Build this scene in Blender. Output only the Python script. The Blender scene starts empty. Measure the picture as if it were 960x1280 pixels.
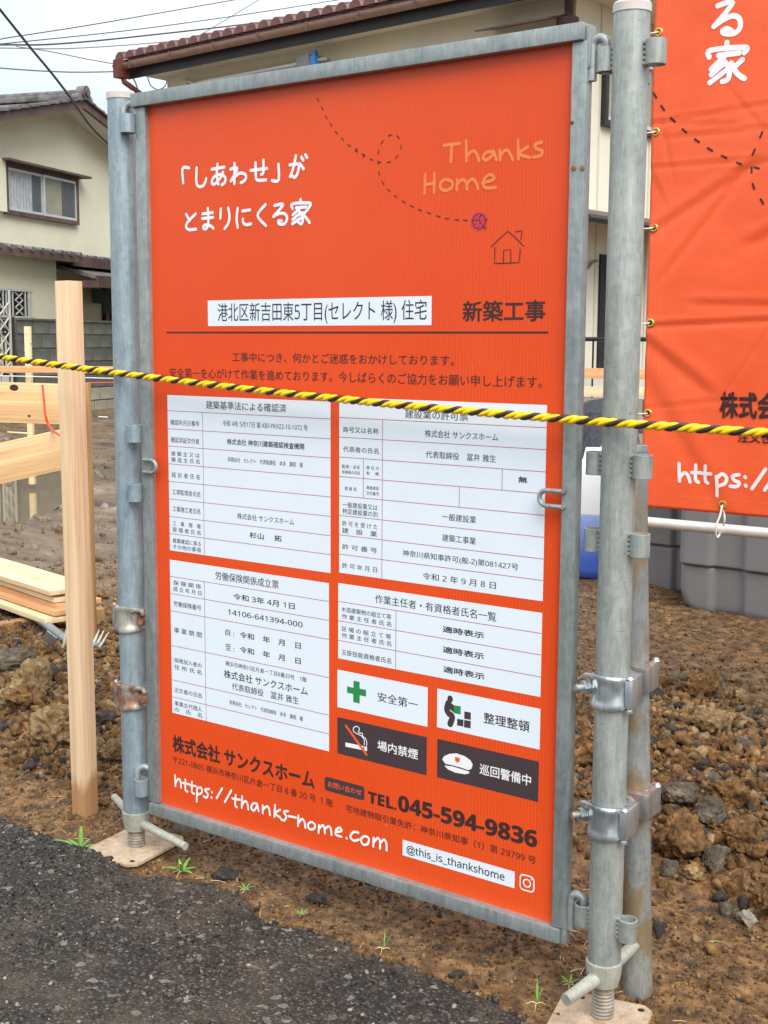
import bpy, bmesh, math, random
import numpy as np
from mathutils import Vector, Matrix
random.seed(7); RNG=np.random.default_rng(7)
C=bpy.context.scene.collection
SC=bpy.context.scene
# ---------------------------------------------------------------- camera (solved from the sign's rectangle)
CAM=np.array([2.05589,-1.94626,1.17409]); F=1594.79
ROT=np.array([[0.80436829,0.08275328,-0.58833965],[0.59410738,-0.10320074,0.79773807],[0.00529836,-0.99121214,-0.13217574]])
cd=bpy.data.cameras.new('camera'); cam=bpy.data.objects.new('camera',cd); C.objects.link(cam); SC.camera=cam
cd.sensor_fit='VERTICAL'; cd.sensor_height=36.0; cd.lens=F/1280*36.0; cd.clip_start=0.05; cd.clip_end=2000
M=Matrix.Identity(4)
for i in range(3):
    M[i][0]=ROT[i][0]; M[i][1]=-ROT[i][1]; M[i][2]=-ROT[i][2]; M[i][3]=CAM[i]
cam.matrix_world=M
def ray(x,y): return ROT@np.array([(x-480)/F,(y-640)/F,1.0])
def at(x,y,Y=None,Z=None,D=None):        # photograph position -> point of the place on the plane Y=.., Z=.. or at depth D
    d=ray(x,y)
    q=D if D is not None else ((Y-CAM[1])/d[1] if Y is not None else (Z-CAM[2])/d[2])
    return CAM+q*d
# ---------------------------------------------------------------- world, sun, exposure
w=bpy.data.worlds.new('World'); SC.world=w; w.use_nodes=True
nt=w.node_tree; nt.nodes.clear()
SUN_EL,SUN_AZ=math.radians(48),math.radians(126)   # azimuth: direction the light comes from, measured from +Y clockwise
sky=nt.nodes.new('ShaderNodeTexSky'); sky.sky_type='NISHITA'; sky.sun_disc=False
sky.sun_elevation=SUN_EL; sky.sun_rotation=SUN_AZ
tc=nt.nodes.new('ShaderNodeTexCoord'); mp=nt.nodes.new('ShaderNodeMapping'); mp.inputs['Scale'].default_value=(1.6,1.6,4.5)
nz=nt.nodes.new('ShaderNodeTexNoise'); nz.inputs['Scale'].default_value=1.5; nz.inputs['Detail'].default_value=5; nz.inputs['Roughness'].default_value=.5
cr=nt.nodes.new('ShaderNodeValToRGB')
cr.color_ramp.elements[0].position=.3; cr.color_ramp.elements[0].color=(.60,.69,.76,1)
cr.color_ramp.elements[1].position=.62; cr.color_ramp.elements[1].color=(.86,.905,.94,1)
vm=nt.nodes.new('ShaderNodeVectorMath'); vm.operation='SCALE'; vm.inputs['Scale'].default_value=8.0
mx=nt.nodes.new('ShaderNodeMix'); mx.data_type='RGBA'; mx.inputs['Factor'].default_value=.93
bg=nt.nodes.new('ShaderNodeBackground'); bg.inputs['Strength'].default_value=.130
ow=nt.nodes.new('ShaderNodeOutputWorld')
L_=nt.links.new
L_(tc.outputs['Generated'],mp.inputs['Vector']); L_(mp.outputs['Vector'],nz.inputs['Vector']); L_(nz.outputs['Fac'],cr.inputs['Fac'])
# an overcast sky is brighter overhead than at the horizon
sz=nt.nodes.new('ShaderNodeSeparateXYZ'); L_(tc.outputs['Generated'],sz.inputs[0])
gr=nt.nodes.new('ShaderNodeMapRange'); gr.inputs['From Min'].default_value=0; gr.inputs['From Max'].default_value=1; gr.inputs['To Min'].default_value=.90; gr.inputs['To Max'].default_value=1.75; L_(sz.outputs['Z'],gr.inputs['Value'])
v2m=nt.nodes.new('ShaderNodeVectorMath'); v2m.operation='SCALE'; L_(cr.outputs['Color'],v2m.inputs[0]); L_(gr.outputs['Result'],v2m.inputs['Scale'])
L_(v2m.outputs['Vector'],vm.inputs[0]); L_(sky.outputs['Color'],mx.inputs['A']); L_(vm.outputs['Vector'],mx.inputs['B'])
L_(mx.outputs['Result'],bg.inputs['Color']); L_(bg.outputs['Background'],ow.inputs['Surface'])
sd=bpy.data.lights.new('sun','SUN'); sd.energy=3.2; sd.angle=math.radians(44); sd.color=(1,.965,.92)
sun=bpy.data.objects.new('sun',sd); C.objects.link(sun)
sdir=Vector((math.sin(SUN_AZ)*math.cos(SUN_EL),math.cos(SUN_AZ)*math.cos(SUN_EL),math.sin(SUN_EL)))
sun.rotation_euler=sdir.to_track_quat('Z','Y').to_euler()
SC.view_settings.view_transform='Standard'; SC.view_settings.look='None'; SC.view_settings.exposure=0.26; SC.view_settings.gamma=1
# ---------------------------------------------------------------- materials
def nodes(name):
    m=bpy.data.materials.new(name); m.use_nodes=True; n=m.node_tree
    return m,n,n.nodes['Principled BSDF']
def noise(n,scale,detail=4,rough=.55,stretch=(1,1,1),src=None,rot=(0,0,0)):
    if src is None:
        src=n.nodes.new('ShaderNodeTexCoord').outputs['Object']
    mp=n.nodes.new('ShaderNodeMapping'); mp.inputs['Scale'].default_value=stretch; mp.inputs['Rotation'].default_value=rot
    t=n.nodes.new('ShaderNodeTexNoise'); t.inputs['Scale'].default_value=scale; t.inputs['Detail'].default_value=detail; t.inputs['Roughness'].default_value=rough
    n.links.new(src,mp.inputs['Vector']); n.links.new(mp.outputs['Vector'],t.inputs['Vector']); return t.outputs['Fac']
def ramp(n,fac,stops):
    r=n.nodes.new('ShaderNodeValToRGB'); e=r.color_ramp.elements
    while len(e)<len(stops): e.new(.5)
    for i,(p,c) in enumerate(stops):
        e[i].position=p; e[i].color=(*c,1) if len(c)==3 else c
    n.links.new(fac,r.inputs['Fac']); return r.outputs['Color']
def mixc(n,a,b,fac,mode='MIX'):
    m=n.nodes.new('ShaderNodeMix'); m.data_type='RGBA'; m.blend_type=mode
    for s,v in (('A',a),('B',b)):
        if isinstance(v,tuple): m.inputs[s].default_value=(*v,1)
        else: n.links.new(v,m.inputs[s])
    if isinstance(fac,(int,float)): m.inputs['Factor'].default_value=fac
    else: n.links.new(fac,m.inputs['Factor'])
    return m.outputs['Result']
def bump(n,p,h,strength=.3,dist=.002,prev=None):
    b=n.nodes.new('ShaderNodeBump'); b.inputs['Strength'].default_value=strength; b.inputs['Distance'].default_value=dist
    n.links.new(h,b.inputs['Height'])
    if prev: n.links.new(prev,b.inputs['Normal'])
    n.links.new(b.outputs['Normal'],p.inputs['Normal']); return b.outputs['Normal']
def flat(name,c,rough=.6,metal=0,var=.06,scale=30,bs=0,alpha=None):
    m,n,p=nodes(name); f=noise(n,scale)
    lo=tuple(max(0,v*(1-var*2)) for v in c); hi=tuple(min(1,v*(1+var)) for v in c)
    n.links.new(ramp(n,f,[(.3,lo),(.7,hi)]),p.inputs['Base Color'])
    p.inputs['Roughness'].default_value=rough; p.inputs['Metallic'].default_value=metal
    if bs: bump(n,p,noise(n,scale*4),bs)
    return m
def zinc(name,lo=(.22,.25,.25),hi=(.37,.405,.395),metal=.45,rough=.42,dirt=None,dark=(.10,.10,.10),blue=None):
    m,n,p=nodes(name)
    a=noise(n,9,6,.65,(1,1,.35)); b=noise(n,70,5,.6,(1,1,.18))
    c=ramp(n,a,[(.25,lo),(.5,tuple((x+y)/2 for x,y in zip(lo,hi))),(.75,hi)])
    c=mixc(n,c,ramp(n,b,[(.3,(.80,.80,.80)),(.62,(1.10,1.10,1.10))]),.6,'MULTIPLY')
    v=n.nodes.new('ShaderNodeTexVoronoi'); v.inputs['Scale'].default_value=90; v.feature='F1'
    tcn=n.nodes.new('ShaderNodeTexCoord'); n.links.new(tcn.outputs['Object'],v.inputs['Vector'])
    bw_=n.nodes.new('ShaderNodeRGBToBW'); n.links.new(v.outputs['Color'],bw_.inputs[0]); c=mixc(n,c,bw_.outputs[0],.16,'SOFT_LIGHT')
    fs=noise(n,420,3,.6,(1,1,.45)); c=mixc(n,c,dark,ramp(n,fs,[(.68,(0,0,0)),(.72,(.7,.7,.7))]))
    sc2=noise(n,240,6,.7,(1,1,.12)); c=mixc(n,c,ramp(n,sc2,[(.30,(.62,.62,.61)),(.5,(1,1,1)),(.72,(1.22,1.22,1.2))]),.55,'MULTIPLY')
    pt=noise(n,38,8,.8); c=mixc(n,c,dark,ramp(n,pt,[(.26,(.8,.8,.8)),(.34,(0,0,0))]))
    sc=noise(n,26,8,.75,(1.2,1.2,.5))
    c=mixc(n,c,dark,ramp(n,sc,[(.66,(0,0,0)),(.70,(.65,.65,.65)),(.73,(0,0,0))]))
    tk=noise(n,55,5,.7,(.5,.5,4.5)); c=mixc(n,c,dark,ramp(n,tk,[(.665,(0,0,0)),(.70,(.75,.75,.75))]))
    if dirt:
        d=noise(n,14,7,.7,(1,1,.6)); c=mixc(n,c,dirt[0],ramp(n,d,[(dirt[1],(0,0,0)),(dirt[1]+.1,(.85,.85,.85))]))
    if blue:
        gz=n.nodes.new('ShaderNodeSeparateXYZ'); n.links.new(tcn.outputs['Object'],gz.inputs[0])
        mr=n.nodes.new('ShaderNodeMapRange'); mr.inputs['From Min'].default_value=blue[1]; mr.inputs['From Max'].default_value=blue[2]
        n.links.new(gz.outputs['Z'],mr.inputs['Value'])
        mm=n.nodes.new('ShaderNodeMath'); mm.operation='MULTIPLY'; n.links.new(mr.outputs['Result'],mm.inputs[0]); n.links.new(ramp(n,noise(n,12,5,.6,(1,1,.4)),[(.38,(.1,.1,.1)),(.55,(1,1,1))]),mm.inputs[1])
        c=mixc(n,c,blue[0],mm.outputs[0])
    n.links.new(c,p.inputs['Base Color'])
    p.inputs['Metallic'].default_value=metal
    r=n.nodes.new('ShaderNodeMapRange'); r.inputs['To Min'].default_value=rough-.12; r.inputs['To Max'].default_value=rough+.2; n.links.new(b,r.inputs['Value']); n.links.new(r.outputs['Result'],p.inputs['Roughness'])
    bump(n,p,b,.18,.0008); return m
def pine(name,lo,hi,dark,scale=1,axis=2,dirtbase=False,knots=True):
    m,n,p=nodes(name)
    st=[14,14,14]; st[axis]=.55; st=tuple(st)
    g=noise(n,3.2*scale,6,.6,st)
    st2=[60,60,60]; st2[axis]=1.2
    g2=noise(n,3*scale,3,.5,tuple(st2))
    c=ramp(n,g,[(.30,dark),(.42,lo),(.62,hi),(.8,lo)])
    c=mixc(n,c,ramp(n,g2,[(.3,(.80,.76,.70)),(.6,(1.06,1.05,1.03))]),.55,'MULTIPLY')
    tcn=n.nodes.new('ShaderNodeTexCoord')
    if knots:
        mp=n.nodes.new('ShaderNodeMapping'); s=[7,7,7]; s[axis]=2.6; mp.inputs['Scale'].default_value=tuple(s)
        v=n.nodes.new('ShaderNodeTexVoronoi'); v.inputs['Scale'].default_value=1.0; n.links.new(tcn.outputs['Object'],mp.inputs['Vector']); n.links.new(mp.outputs['Vector'],v.inputs['Vector'])
        c=mixc(n,c,(.20,.07,.03),ramp(n,v.outputs['Distance'],[(.06,(.75,.75,.75)),(.13,(0,0,0))]))
    if dirtbase:
        sp=n.nodes.new('ShaderNodeSeparateXYZ'); n.links.new(tcn.outputs['Object'],sp.inputs[0])
        ad=n.nodes.new('ShaderNodeMath'); ad.operation='MULTIPLY_ADD'; ad.inputs[1].default_value=.16; ad.inputs[2].default_value=-.08; n.links.new(noise(n,10,5,.7,(1,1,.2)),ad.inputs[0])
        s2=n.nodes.new('ShaderNodeMath'); s2.operation='ADD'; n.links.new(sp.outputs['Z'],s2.inputs[0]); n.links.new(ad.outputs[0],s2.inputs[1])
        c=mixc(n,c,(.36,.15,.045),ramp(n,s2.outputs[0],[(.08,(.75,.75,.75)),(.115,(0,0,0))]))
    n.links.new(c,p.inputs['Base Color']); p.inputs['Roughness'].default_value=.65
    bump(n,p,g2,.25,.0008); return m
MT={}
MT['zinc']=zinc('galvanised steel frame',dark=(.16,.17,.17))
MT['zinc_l']=zinc('blue grey galvanised tube',lo=(.24,.305,.345),hi=(.38,.455,.495),dark=(.18,.20,.22))
MT['zinc_r']=zinc('weathered galvanised tube',lo=(.27,.295,.275),hi=(.47,.49,.455),dark=(.07,.07,.06),dirt=((.42,.36,.24),.66))
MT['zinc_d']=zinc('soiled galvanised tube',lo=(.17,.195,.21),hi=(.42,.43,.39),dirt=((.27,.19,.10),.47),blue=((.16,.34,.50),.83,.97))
MT['bright']=zinc('bright zinc plate',lo=(.38,.43,.46),hi=(.72,.77,.80),metal=.85,rough=.31,dark=(.4,.3,.28))
MT['bright_red']=zinc('zinc plate with worn red paint',lo=(.30,.28,.27),hi=(.52,.51,.49),metal=.75,rough=.35,dirt=((.45,.20,.17),.55))
MT['rusty']=zinc('rusty clamp steel',lo=(.33,.31,.26),hi=(.50,.48,.42),metal=.5,rough=.4,dirt=((.26,.10,.045),.52))
MT['rust']=flat('brown rust',(.27,.12,.06),.85,.1,.35,40,.4)
MT['dusty']=zinc('dusty jack plate',lo=(.36,.255,.17),hi=(.56,.44,.32),metal=.05,rough=.75,dark=(.16,.08,.035),dirt=((.30,.17,.085),.54))
MT['screw']=flat('dusty screw steel',(.36,.31,.25),.6,.35,.2,60,.2)
MT['creamsteel']=zinc('chalky galvanised casting',lo=(.30,.30,.245),hi=(.47,.47,.40),metal=.2,rough=.5,dark=(.2,.2,.15))
MT['cap']=flat('pale plastic cap',(.62,.56,.52),.5,0,.08,40)
MT['stainless']=flat('stainless tube',(.74,.73,.69),.3,.35,.05,30)
MT['white_vinyl']=flat('white vinyl',(.74,.80,.87),.42,0,.012,8)
MT['ink']=flat('black ink',(.022,.026,.032),.5,0,.05,30)
MT['brown_ink']=flat('dark brown ink',(.040,.014,.013),.6,0,.06,30)
MT['brown_box']=flat('dark brown print',(.058,.038,.042),.4,0,.05,20)
MT['red_line']=flat('dull red rule',(.40,.09,.08),.5,0,.04,30)
MT['peach']=flat('pale orange ink',(.84,.215,.055),.45,0,.05,40)
MT['green']=flat('green print',(.02,.25,.06),.45,0,.03,30)
MT['white_ink']=flat('white ink',(.86,.84,.85),.45,0,.02,30)
MT['orange_ink']=flat('orange print',(.86,.10,.02),.45,0,.03,30)
MT['magenta']=flat('crimson print',(.60,.03,.06),.45,0,.05,60)
m,n,p=nodes('orange corrugated plastic'); MT['panel']=m
f=noise(n,1.3,3,.5,(1,1,1)); c=ramp(n,f,[(.3,(.71,.064,.009)),(.7,(.77,.084,.015))])
c=mixc(n,c,(.80,.35,.22),ramp(n,noise(n,150,2,.5),[(.735,(0,0,0)),(.76,(.7,.7,.7))]))
spz=n.nodes.new('ShaderNodeSeparateXYZ'); tcz=n.nodes.new('ShaderNodeTexCoord'); n.links.new(tcz.outputs['Object'],spz.inputs[0]); mz=n.nodes.new('ShaderNodeMapRange'); mz.inputs['From Min'].default_value=.34; mz.inputs['From Max'].default_value=.13; n.links.new(spz.outputs['Z'],mz.inputs['Value'])
mq=n.nodes.new('ShaderNodeMath'); mq.operation='MULTIPLY'; n.links.new(mz.outputs['Result'],mq.inputs[0]); n.links.new(ramp(n,noise(n,85,5,.7),[(.60,(0,0,0)),(.70,(.55,.55,.55))]),mq.inputs[1]); c=mixc(n,c,(.30,.15,.07),mq.outputs[0])
n.links.new(c,p.inputs['Base Color'])
p.inputs['Roughness'].default_value=.36; p.inputs['Specular IOR Level'].default_value=.35
wv=n.nodes.new('ShaderNodeTexWave'); wv.wave_type='BANDS'; wv.bands_direction='X'; wv.inputs['Scale'].default_value=2*math.pi/.0070/20
wv.inputs['Distortion'].default_value=.15; wv.inputs['Detail'].default_value=1
tcn=n.nodes.new('ShaderNodeTexCoord'); n.links.new(tcn.outputs['Object'],wv.inputs['Vector']); bn=bump(n,p,wv.outputs['Fac'],.30,.0012)
bump(n,p,noise(n,2.2,2,.5,(1.6,1,.7)),.5,.02,bn)
m,n,p=nodes('orange tarpaulin'); MT['banner']=m
f=noise(n,2.5,3); n.links.new(ramp(n,f,[(.3,(.80,.105,.030)),(.7,(.86,.135,.045))]),p.inputs['Base Color']); p.inputs['Roughness'].default_value=.42; p.inputs['Specular IOR Level'].default_value=.35
bn=bump(n,p,noise(n,4,3,.5,(1,1,1.6),rot=(0,.5,0)),.28,.02); bump(n,p,noise(n,900,2),.06,.0004,bn)
m,n,p=nodes('damp brown soil'); MT['soil']=m
geo=n.nodes.new('ShaderNodeNewGeometry').outputs['Position']
a=noise(n,1.1,5,.6,src=geo); b=noise(n,26,6,.7,src=geo); c3=noise(n,7,5,.65,src=geo)
c=ramp(n,b,[(.34,(.020,.011,.005)),(.5,(.122,.064,.023)),(.68,(.29,.168,.068))])
c=mixc(n,c,ramp(n,a,[(.35,(.78,.84,.92)),(.65,(1.25,1.05,.80))]),.8,'MULTIPLY')
c=mixc(n,c,(.20,.135,.075),ramp(n,noise(n,60,3,.6,src=geo),[(.60,(0,0,0)),(.70,(.6,.6,.6))]))
sx=n.nodes.new('ShaderNodeSeparateXYZ'); n.links.new(geo,sx.inputs[0])
mr=n.nodes.new('ShaderNodeMapRange'); mr.inputs['From Min'].default_value=-1.6; mr.inputs['From Max'].default_value=-3.2; n.links.new(sx.outputs['X'],mr.inputs['Value'])
c=mixc(n,c,ramp(n,noise(n,3.0,6,.65,(.6,1.4,1),src=geo),[(.3,(.045,.026,.014)),(.48,(.125,.078,.042)),(.60,(.19,.130,.078)),(.72,(.30,.24,.185))]),mr.outputs['Result'])
n.links.new(c,p.inputs['Base Color'])
mr2=n.nodes.new('ShaderNodeMapRange'); mr2.inputs['From Min'].default_value=.35; mr2.inputs['From Max'].default_value=.65; mr2.inputs['To Min'].default_value=.55; mr2.inputs['To Max'].default_value=.95; n.links.new(c3,mr2.inputs['Value']); wet=n.nodes.new('ShaderNodeMath'); wet.operation='MULTIPLY_ADD'; n.links.new(mr.outputs['Result'],wet.inputs[0]); wet.inputs[1].default_value=-.34; n.links.new(mr2.outputs['Result'],wet.inputs[2]); n.links.new(wet.outputs[0],p.inputs['Roughness'])
bn=bump(n,p,c3,.8,.02); bn=bump(n,p,b,.9,.010,bn); bump(n,p,noise(n,120,4,.7,src=geo),.7,.003,bn)
def rockmat(name,lo,mid,hi,edge=(.22,.155,.09)):
    m,n,p=nodes(name); oi=n.nodes.new('ShaderNodeObjectInfo')
    g=n.nodes.new('ShaderNodeNewGeometry')
    b=noise(n,34,7,.7,src=g.outputs['Position']); a=noise(n,9,4,.6,src=g.outputs['Position'])
    c=ramp(n,b,[(.28,lo),(.5,mid),(.72,hi)])
    c=mixc(n,c,ramp(n,a,[(.35,(.65,.65,.68)),(.65,(1.2,1.15,1.05))]),.8,'MULTIPLY')
    c=mixc(n,c,edge,ramp(n,noise(n,70,3,.6,src=g.outputs['Position']),[(.62,(0,0,0)),(.72,(.6,.6,.6))]))
    n.links.new(c,p.inputs['Base Color']); p.inputs['Roughness'].default_value=.88; p.inputs['Specular IOR Level'].default_value=.3
    bn=bump(n,p,b,1.0,.012); bump(n,p,noise(n,150,4,.7,src=g.outputs['Position']),.7,.0025,bn); return m
MT['rk_brown']=rockmat('brown clod',(.032,.016,.006),(.150,.077,.026),(.36,.210,.084))
MT['rk_tan']=rockmat('tan clod',(.07,.042,.018),(.24,.155,.072),(.48,.345,.19))
MT['rk_gray']=rockmat('grey clod',(.032,.026,.020),(.105,.086,.062),(.25,.21,.155))
MT['rk_dark']=rockmat('dark clod',(.014,.012,.011),(.045,.039,.034),(.11,.092,.075),(.16,.12,.08))
MT['rk_pale']=rockmat('pale stone',(.20,.17,.13),(.34,.30,.24),(.50,.46,.38),(.42,.38,.32))
m,n,p=nodes('worn asphalt'); MT['asphalt']=m
geo=n.nodes.new('ShaderNodeNewGeometry').outputs['Position']
def voro(sc,feat='F1'):
    v=n.nodes.new('ShaderNodeTexVoronoi'); v.inputs['Scale'].default_value=sc; v.feature=feat; n.links.new(geo,v.inputs['Vector']); return v
v1=voro(150); v2=voro(75)
sepc=n.nodes.new('ShaderNodeSeparateColor'); n.links.new(v1.outputs['Color'],sepc.inputs[0])
sepd=n.nodes.new('ShaderNodeSeparateColor'); n.links.new(v2.outputs['Color'],sepd.inputs[0])
c=ramp(n,sepc.outputs[0],[(0,(.022,.019,.017)),(.4,(.050,.044,.038)),(.72,(.082,.073,.062)),(.95,(.14,.127,.110)),(1,(.24,.225,.20))])
c=mixc(n,c,(.020,.018,.017),ramp(n,v1.outputs['Distance'],[(.35,(0,0,0)),(.62,(.85,.85,.85))]))
c=mixc(n,c,ramp(n,sepd.outputs[1],[(0,(.15,.12,.09)),(1,(.34,.34,.34))]),ramp(n,sepd.outputs[0],[(.952,(0,0,0)),(.962,(.6,.6,.6))]))
big=noise(n,2.6,5,.6,src=geo)
c=mixc(n,c,ramp(n,big,[(.35,(.70,.70,.72)),(.65,(1.22,1.14,1.02))]),.9,'MULTIPLY')
dst=noise(n,4.5,6,.7,src=geo); c=mixc(n,c,(.135,.100,.070),ramp(n,dst,[(.50,(0,0,0)),(.68,(.50,.50,.50))]))
n.links.new(c,p.inputs['Base Color']); p.inputs['Roughness'].default_value=.78; p.inputs['Specular IOR Level'].default_value=.35
bn=bump(n,p,v1.outputs['Distance'],-1.0,.006) if False else None
inv=n.nodes.new('ShaderNodeMath'); inv.operation='SUBTRACT'; inv.inputs[0].default_value=1; n.links.new(v1.outputs['Distance'],inv.inputs[1])
bn=bump(n,p,inv.outputs[0],1.0,.006); bn=bump(n,p,noise(n,60,5,.7,src=geo),.9,.006,bn); bump(n,p,sepc.outputs[1],.5,.004,bn)
MT['pine']=pine('fresh pine post',(.74,.50,.30),(.84,.62,.40),(.62,.38,.20),dirtbase=True,knots=False)
MT['pine_x']=pine('sawn pine board',(.66,.42,.20),(.76,.54,.29),(.50,.28,.11),axis=0)
MT['pine_old']=pine('damp brown board',(.34,.18,.07),(.46,.26,.11),(.22,.11,.045),axis=2,knots=False)
MT['pine_pale']=pine('pale planed board',(.76,.55,.31),(.86,.69,.44),(.62,.36,.17),axis=0)
MT['pine_red']=pine('reddish board',(.66,.33,.15),(.76,.43,.21),(.55,.25,.10),axis=0,knots=False)
MT['stucco']=flat('cream stucco',(.80,.755,.58),.9,0,.05,1.2,.2)
MT['stucco_r']=flat('ivory mortar wall',(.72,.69,.56),.9,0,.05,.9,.15)
MT['tan_shaded']=flat('tan mortar wall',(.27,.245,.155),.9,0,.06,.9,.15)  # balcony shade painted into the recessed wall's tan; the conduit borrows this tone
MT['siding']=flat('beige siding',(.60,.56,.45),.8,0,.05,2,.1)
MT['brown']=flat('brown painted timber',(.13,.075,.065),.7,0,.2,6,.2)
MT['brown_red']=flat('reddish brown timber',(.15,.035,.025),.6,0,.2,10)
MT['darkfascia']=flat('near black fascia',(.022,.019,.022),.5,0,.1,5)
MT['gutter']=flat('brown gutter',(.30,.17,.125),.5,0,.1,8)
MT['tile_red']=flat('maroon glazed tile',(.17,.055,.045),.38,0,.35,3.5,.2)
MT['tile_grey']=flat('grey clay tile',(.17,.16,.155),.7,0,.35,5,.3)
MT['block']=flat('dark wet concrete block',(.125,.13,.115),.9,0,.28,2.2,.4)
MT['block_pale']=flat('pale concrete block',(.36,.34,.27),.9,0,.16,2.5,.3)
MT['mortar']=flat('mortar joint',(.10,.10,.09),.95,0,.2,6)
MT['soffit']=flat('off white soffit',(.74,.71,.60),.8,0,.05,3)
MT['alu']=flat('silver window sash',(.60,.61,.60),.4,.3,.05,10)
MT['curtain']=flat('white curtain',(.85,.87,.90),.8,0,.12,9)
MT['blind']=flat('beige blind',(.62,.56,.34),.8,0,.1,4)
MT['iron']=flat('black iron',(.02,.02,.022),.5,.2,.2,20)
MT['whiteiron']=flat('white painted iron',(.48,.48,.46),.5,0,.1,20)
MT['black']=flat('black opening',(.010,.010,.012),.7,0,.1,5)
MT['rope_y']=flat('yellow polyethylene strand',(1.0,.60,.003),.42,0,.10,160,.3)
MT['rope_k']=flat('black polyethylene strand',(.035,.018,.016),.45,0,.2,160,.3)
MT['cord']=flat('white cord',(.78,.76,.68),.6,0,.06,90)
MT['brass']=flat('brass eyelet',(.70,.50,.12),.3,.8,.1,60)
MT['greytub']=flat('grey moulded plastic',(.20,.20,.205),.5,0,.10,1.6,.05)
MT['cable']=flat('cable sheath',(.05,.05,.055),.6,0,.1,10)
MT['cable_g']=flat('grey cable sheath',(.16,.17,.18),.6,0,.1,10)
MT['aqua']=flat('aqua twine',(.05,.55,.45),.5,0,.1,60)
MT['redstring']=flat('red string',(.85,.08,.04),.5,0,.05,60)
MT['leaf']=flat('fresh grass blade',(.16,.36,.055),.5,0,.15,60)
MT['blueclip']=flat('blue clip',(.05,.25,.65),.4,0,.1,30)
m,n,p=nodes('window glass'); MT['glass']=m
p.inputs['Base Color'].default_value=(.25,.28,.29,1); p.inputs['Roughness'].default_value=.05; p.inputs['Alpha'].default_value=.22
m,n,p=nodes('muddy water'); MT['water']=m
p.inputs['Base Color'].default_value=(.20,.155,.10,1); p.inputs['Roughness'].default_value=.04; p.inputs['IOR'].default_value=1.5; bump(n,p,noise(n,9,2),.04,.005)
m,n,p=nodes('black plastic bag'); MT['bag']=m
p.inputs['Base Color'].default_value=(.012,.015,.022,1); p.inputs['Roughness'].default_value=.22; bump(n,p,noise(n,22,5,.7),.9,.02)
m,n,p=nodes('translucent polythene'); MT['jug']=m
sp=n.nodes.new('ShaderNodeSeparateXYZ'); tcn=n.nodes.new('ShaderNodeTexCoord'); n.links.new(tcn.outputs['Object'],sp.inputs[0])
n.links.new(ramp(n,sp.outputs['Z'],[(.10,(.07,.16,.62)),(.30,(.30,.42,.82)),(.328,(.36,.48,.84)),(.336,(.80,.84,.84))]),p.inputs['Base Color']); p.inputs['Roughness'].default_value=.3; p.inputs['Subsurface Weight'].default_value=.15
# ---------------------------------------------------------------- object helpers
OFF={}          # things whose parts are modelled in world coordinates
def wthing(name,label,cat,loc,group=None):     # parts keep world coordinates
    o=thing(name,label,cat,loc,0,group); OFF[o.name]=Vector(loc); return o
def smooth(me,on=True):
    me.polygons.foreach_set('use_smooth',[on]*len(me.polygons))
def link(name,me,mat,parent=None,kind=None,sm=False):
    if isinstance(me,bmesh.types.BMesh):
        b=me; me=bpy.data.meshes.new(name); bmesh.ops.recalc_face_normals(b,faces=b.faces); b.to_mesh(me); b.free()
    if sm: smooth(me)
    if mat is not None and not me.materials: me.materials.append(MT[mat] if isinstance(mat,str) else mat)
    o=bpy.data.objects.new(name,me); C.objects.link(o)
    if parent:
        o.parent=parent
        if parent.name in OFF: o.matrix_parent_inverse=Matrix.Translation(-OFF[parent.name])
    if kind: o['kind']=kind
    return o
def thing(name,label,cat,loc=(0,0,0),rz=0,group=None):
    o=bpy.data.objects.new(name,None); C.objects.link(o); o.location=tuple(loc); o.rotation_euler=(0,0,rz); o.empty_display_size=.05
    o['label']=label; o['category']=cat
    if group: o['group']=group
    return o
def tag(o,label,cat,group=None):
    o['label']=label; o['category']=cat
    if group: o['group']=group
    return o
def box(b,x0,x1,y0,y1,z0,z1,bev=0,M=None):
    r=bmesh.ops.create_cube(b,size=1)['verts']
    bmesh.ops.scale(b,verts=r,vec=(abs(x1-x0),abs(y1-y0),abs(z1-z0))); bmesh.ops.translate(b,verts=r,vec=((x0+x1)/2,(y0+y1)/2,(z0+z1)/2))
    if bev:
        es=list({e for v in r for e in v.link_edges}); q=bmesh.ops.bevel(b,geom=es,offset=bev,segments=2,affect='EDGES',profile=.6)
        r=list({v for f in q['faces'] for v in f.verts}|{v for v in r if v.is_valid})
    if M is not None: bmesh.ops.transform(b,matrix=M,verts=r)
    return r
def frame_of(d):
    d=Vector(d).normalized(); u=d.cross(Vector((0,0,1)))
    if u.length<1e-4: u=Vector((1,0,0))
    u.normalize(); return d,u,u.cross(d)
def tube(b,pts,r,seg=12,cap=True,rads=None):
    pts=[Vector(p) for p in pts]; rings=[]; n_=len(pts)
    t0=(pts[1]-pts[0]).normalized(); _,u,v=frame_of(t0)
    for i,p in enumerate(pts):
        t=(pts[min(i+1,n_-1)]-pts[max(i-1,0)]).normalized()
        u=(u-t*u.dot(t)).normalized(); v=t.cross(u)
        rr=rads[i] if rads else r
        rings.append([b.verts.new(p+(u*math.cos(a)+v*math.sin(a))*rr) for a in [2*math.pi*k/seg for k in range(seg)]])
    for i in range(n_-1):
        for k in range(seg): b.faces.new((rings[i][k],rings[i][(k+1)%seg],rings[i+1][(k+1)%seg],rings[i+1][k]))
    if cap: b.faces.new(rings[0][::-1]); b.faces.new(rings[-1])
    return rings
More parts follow.
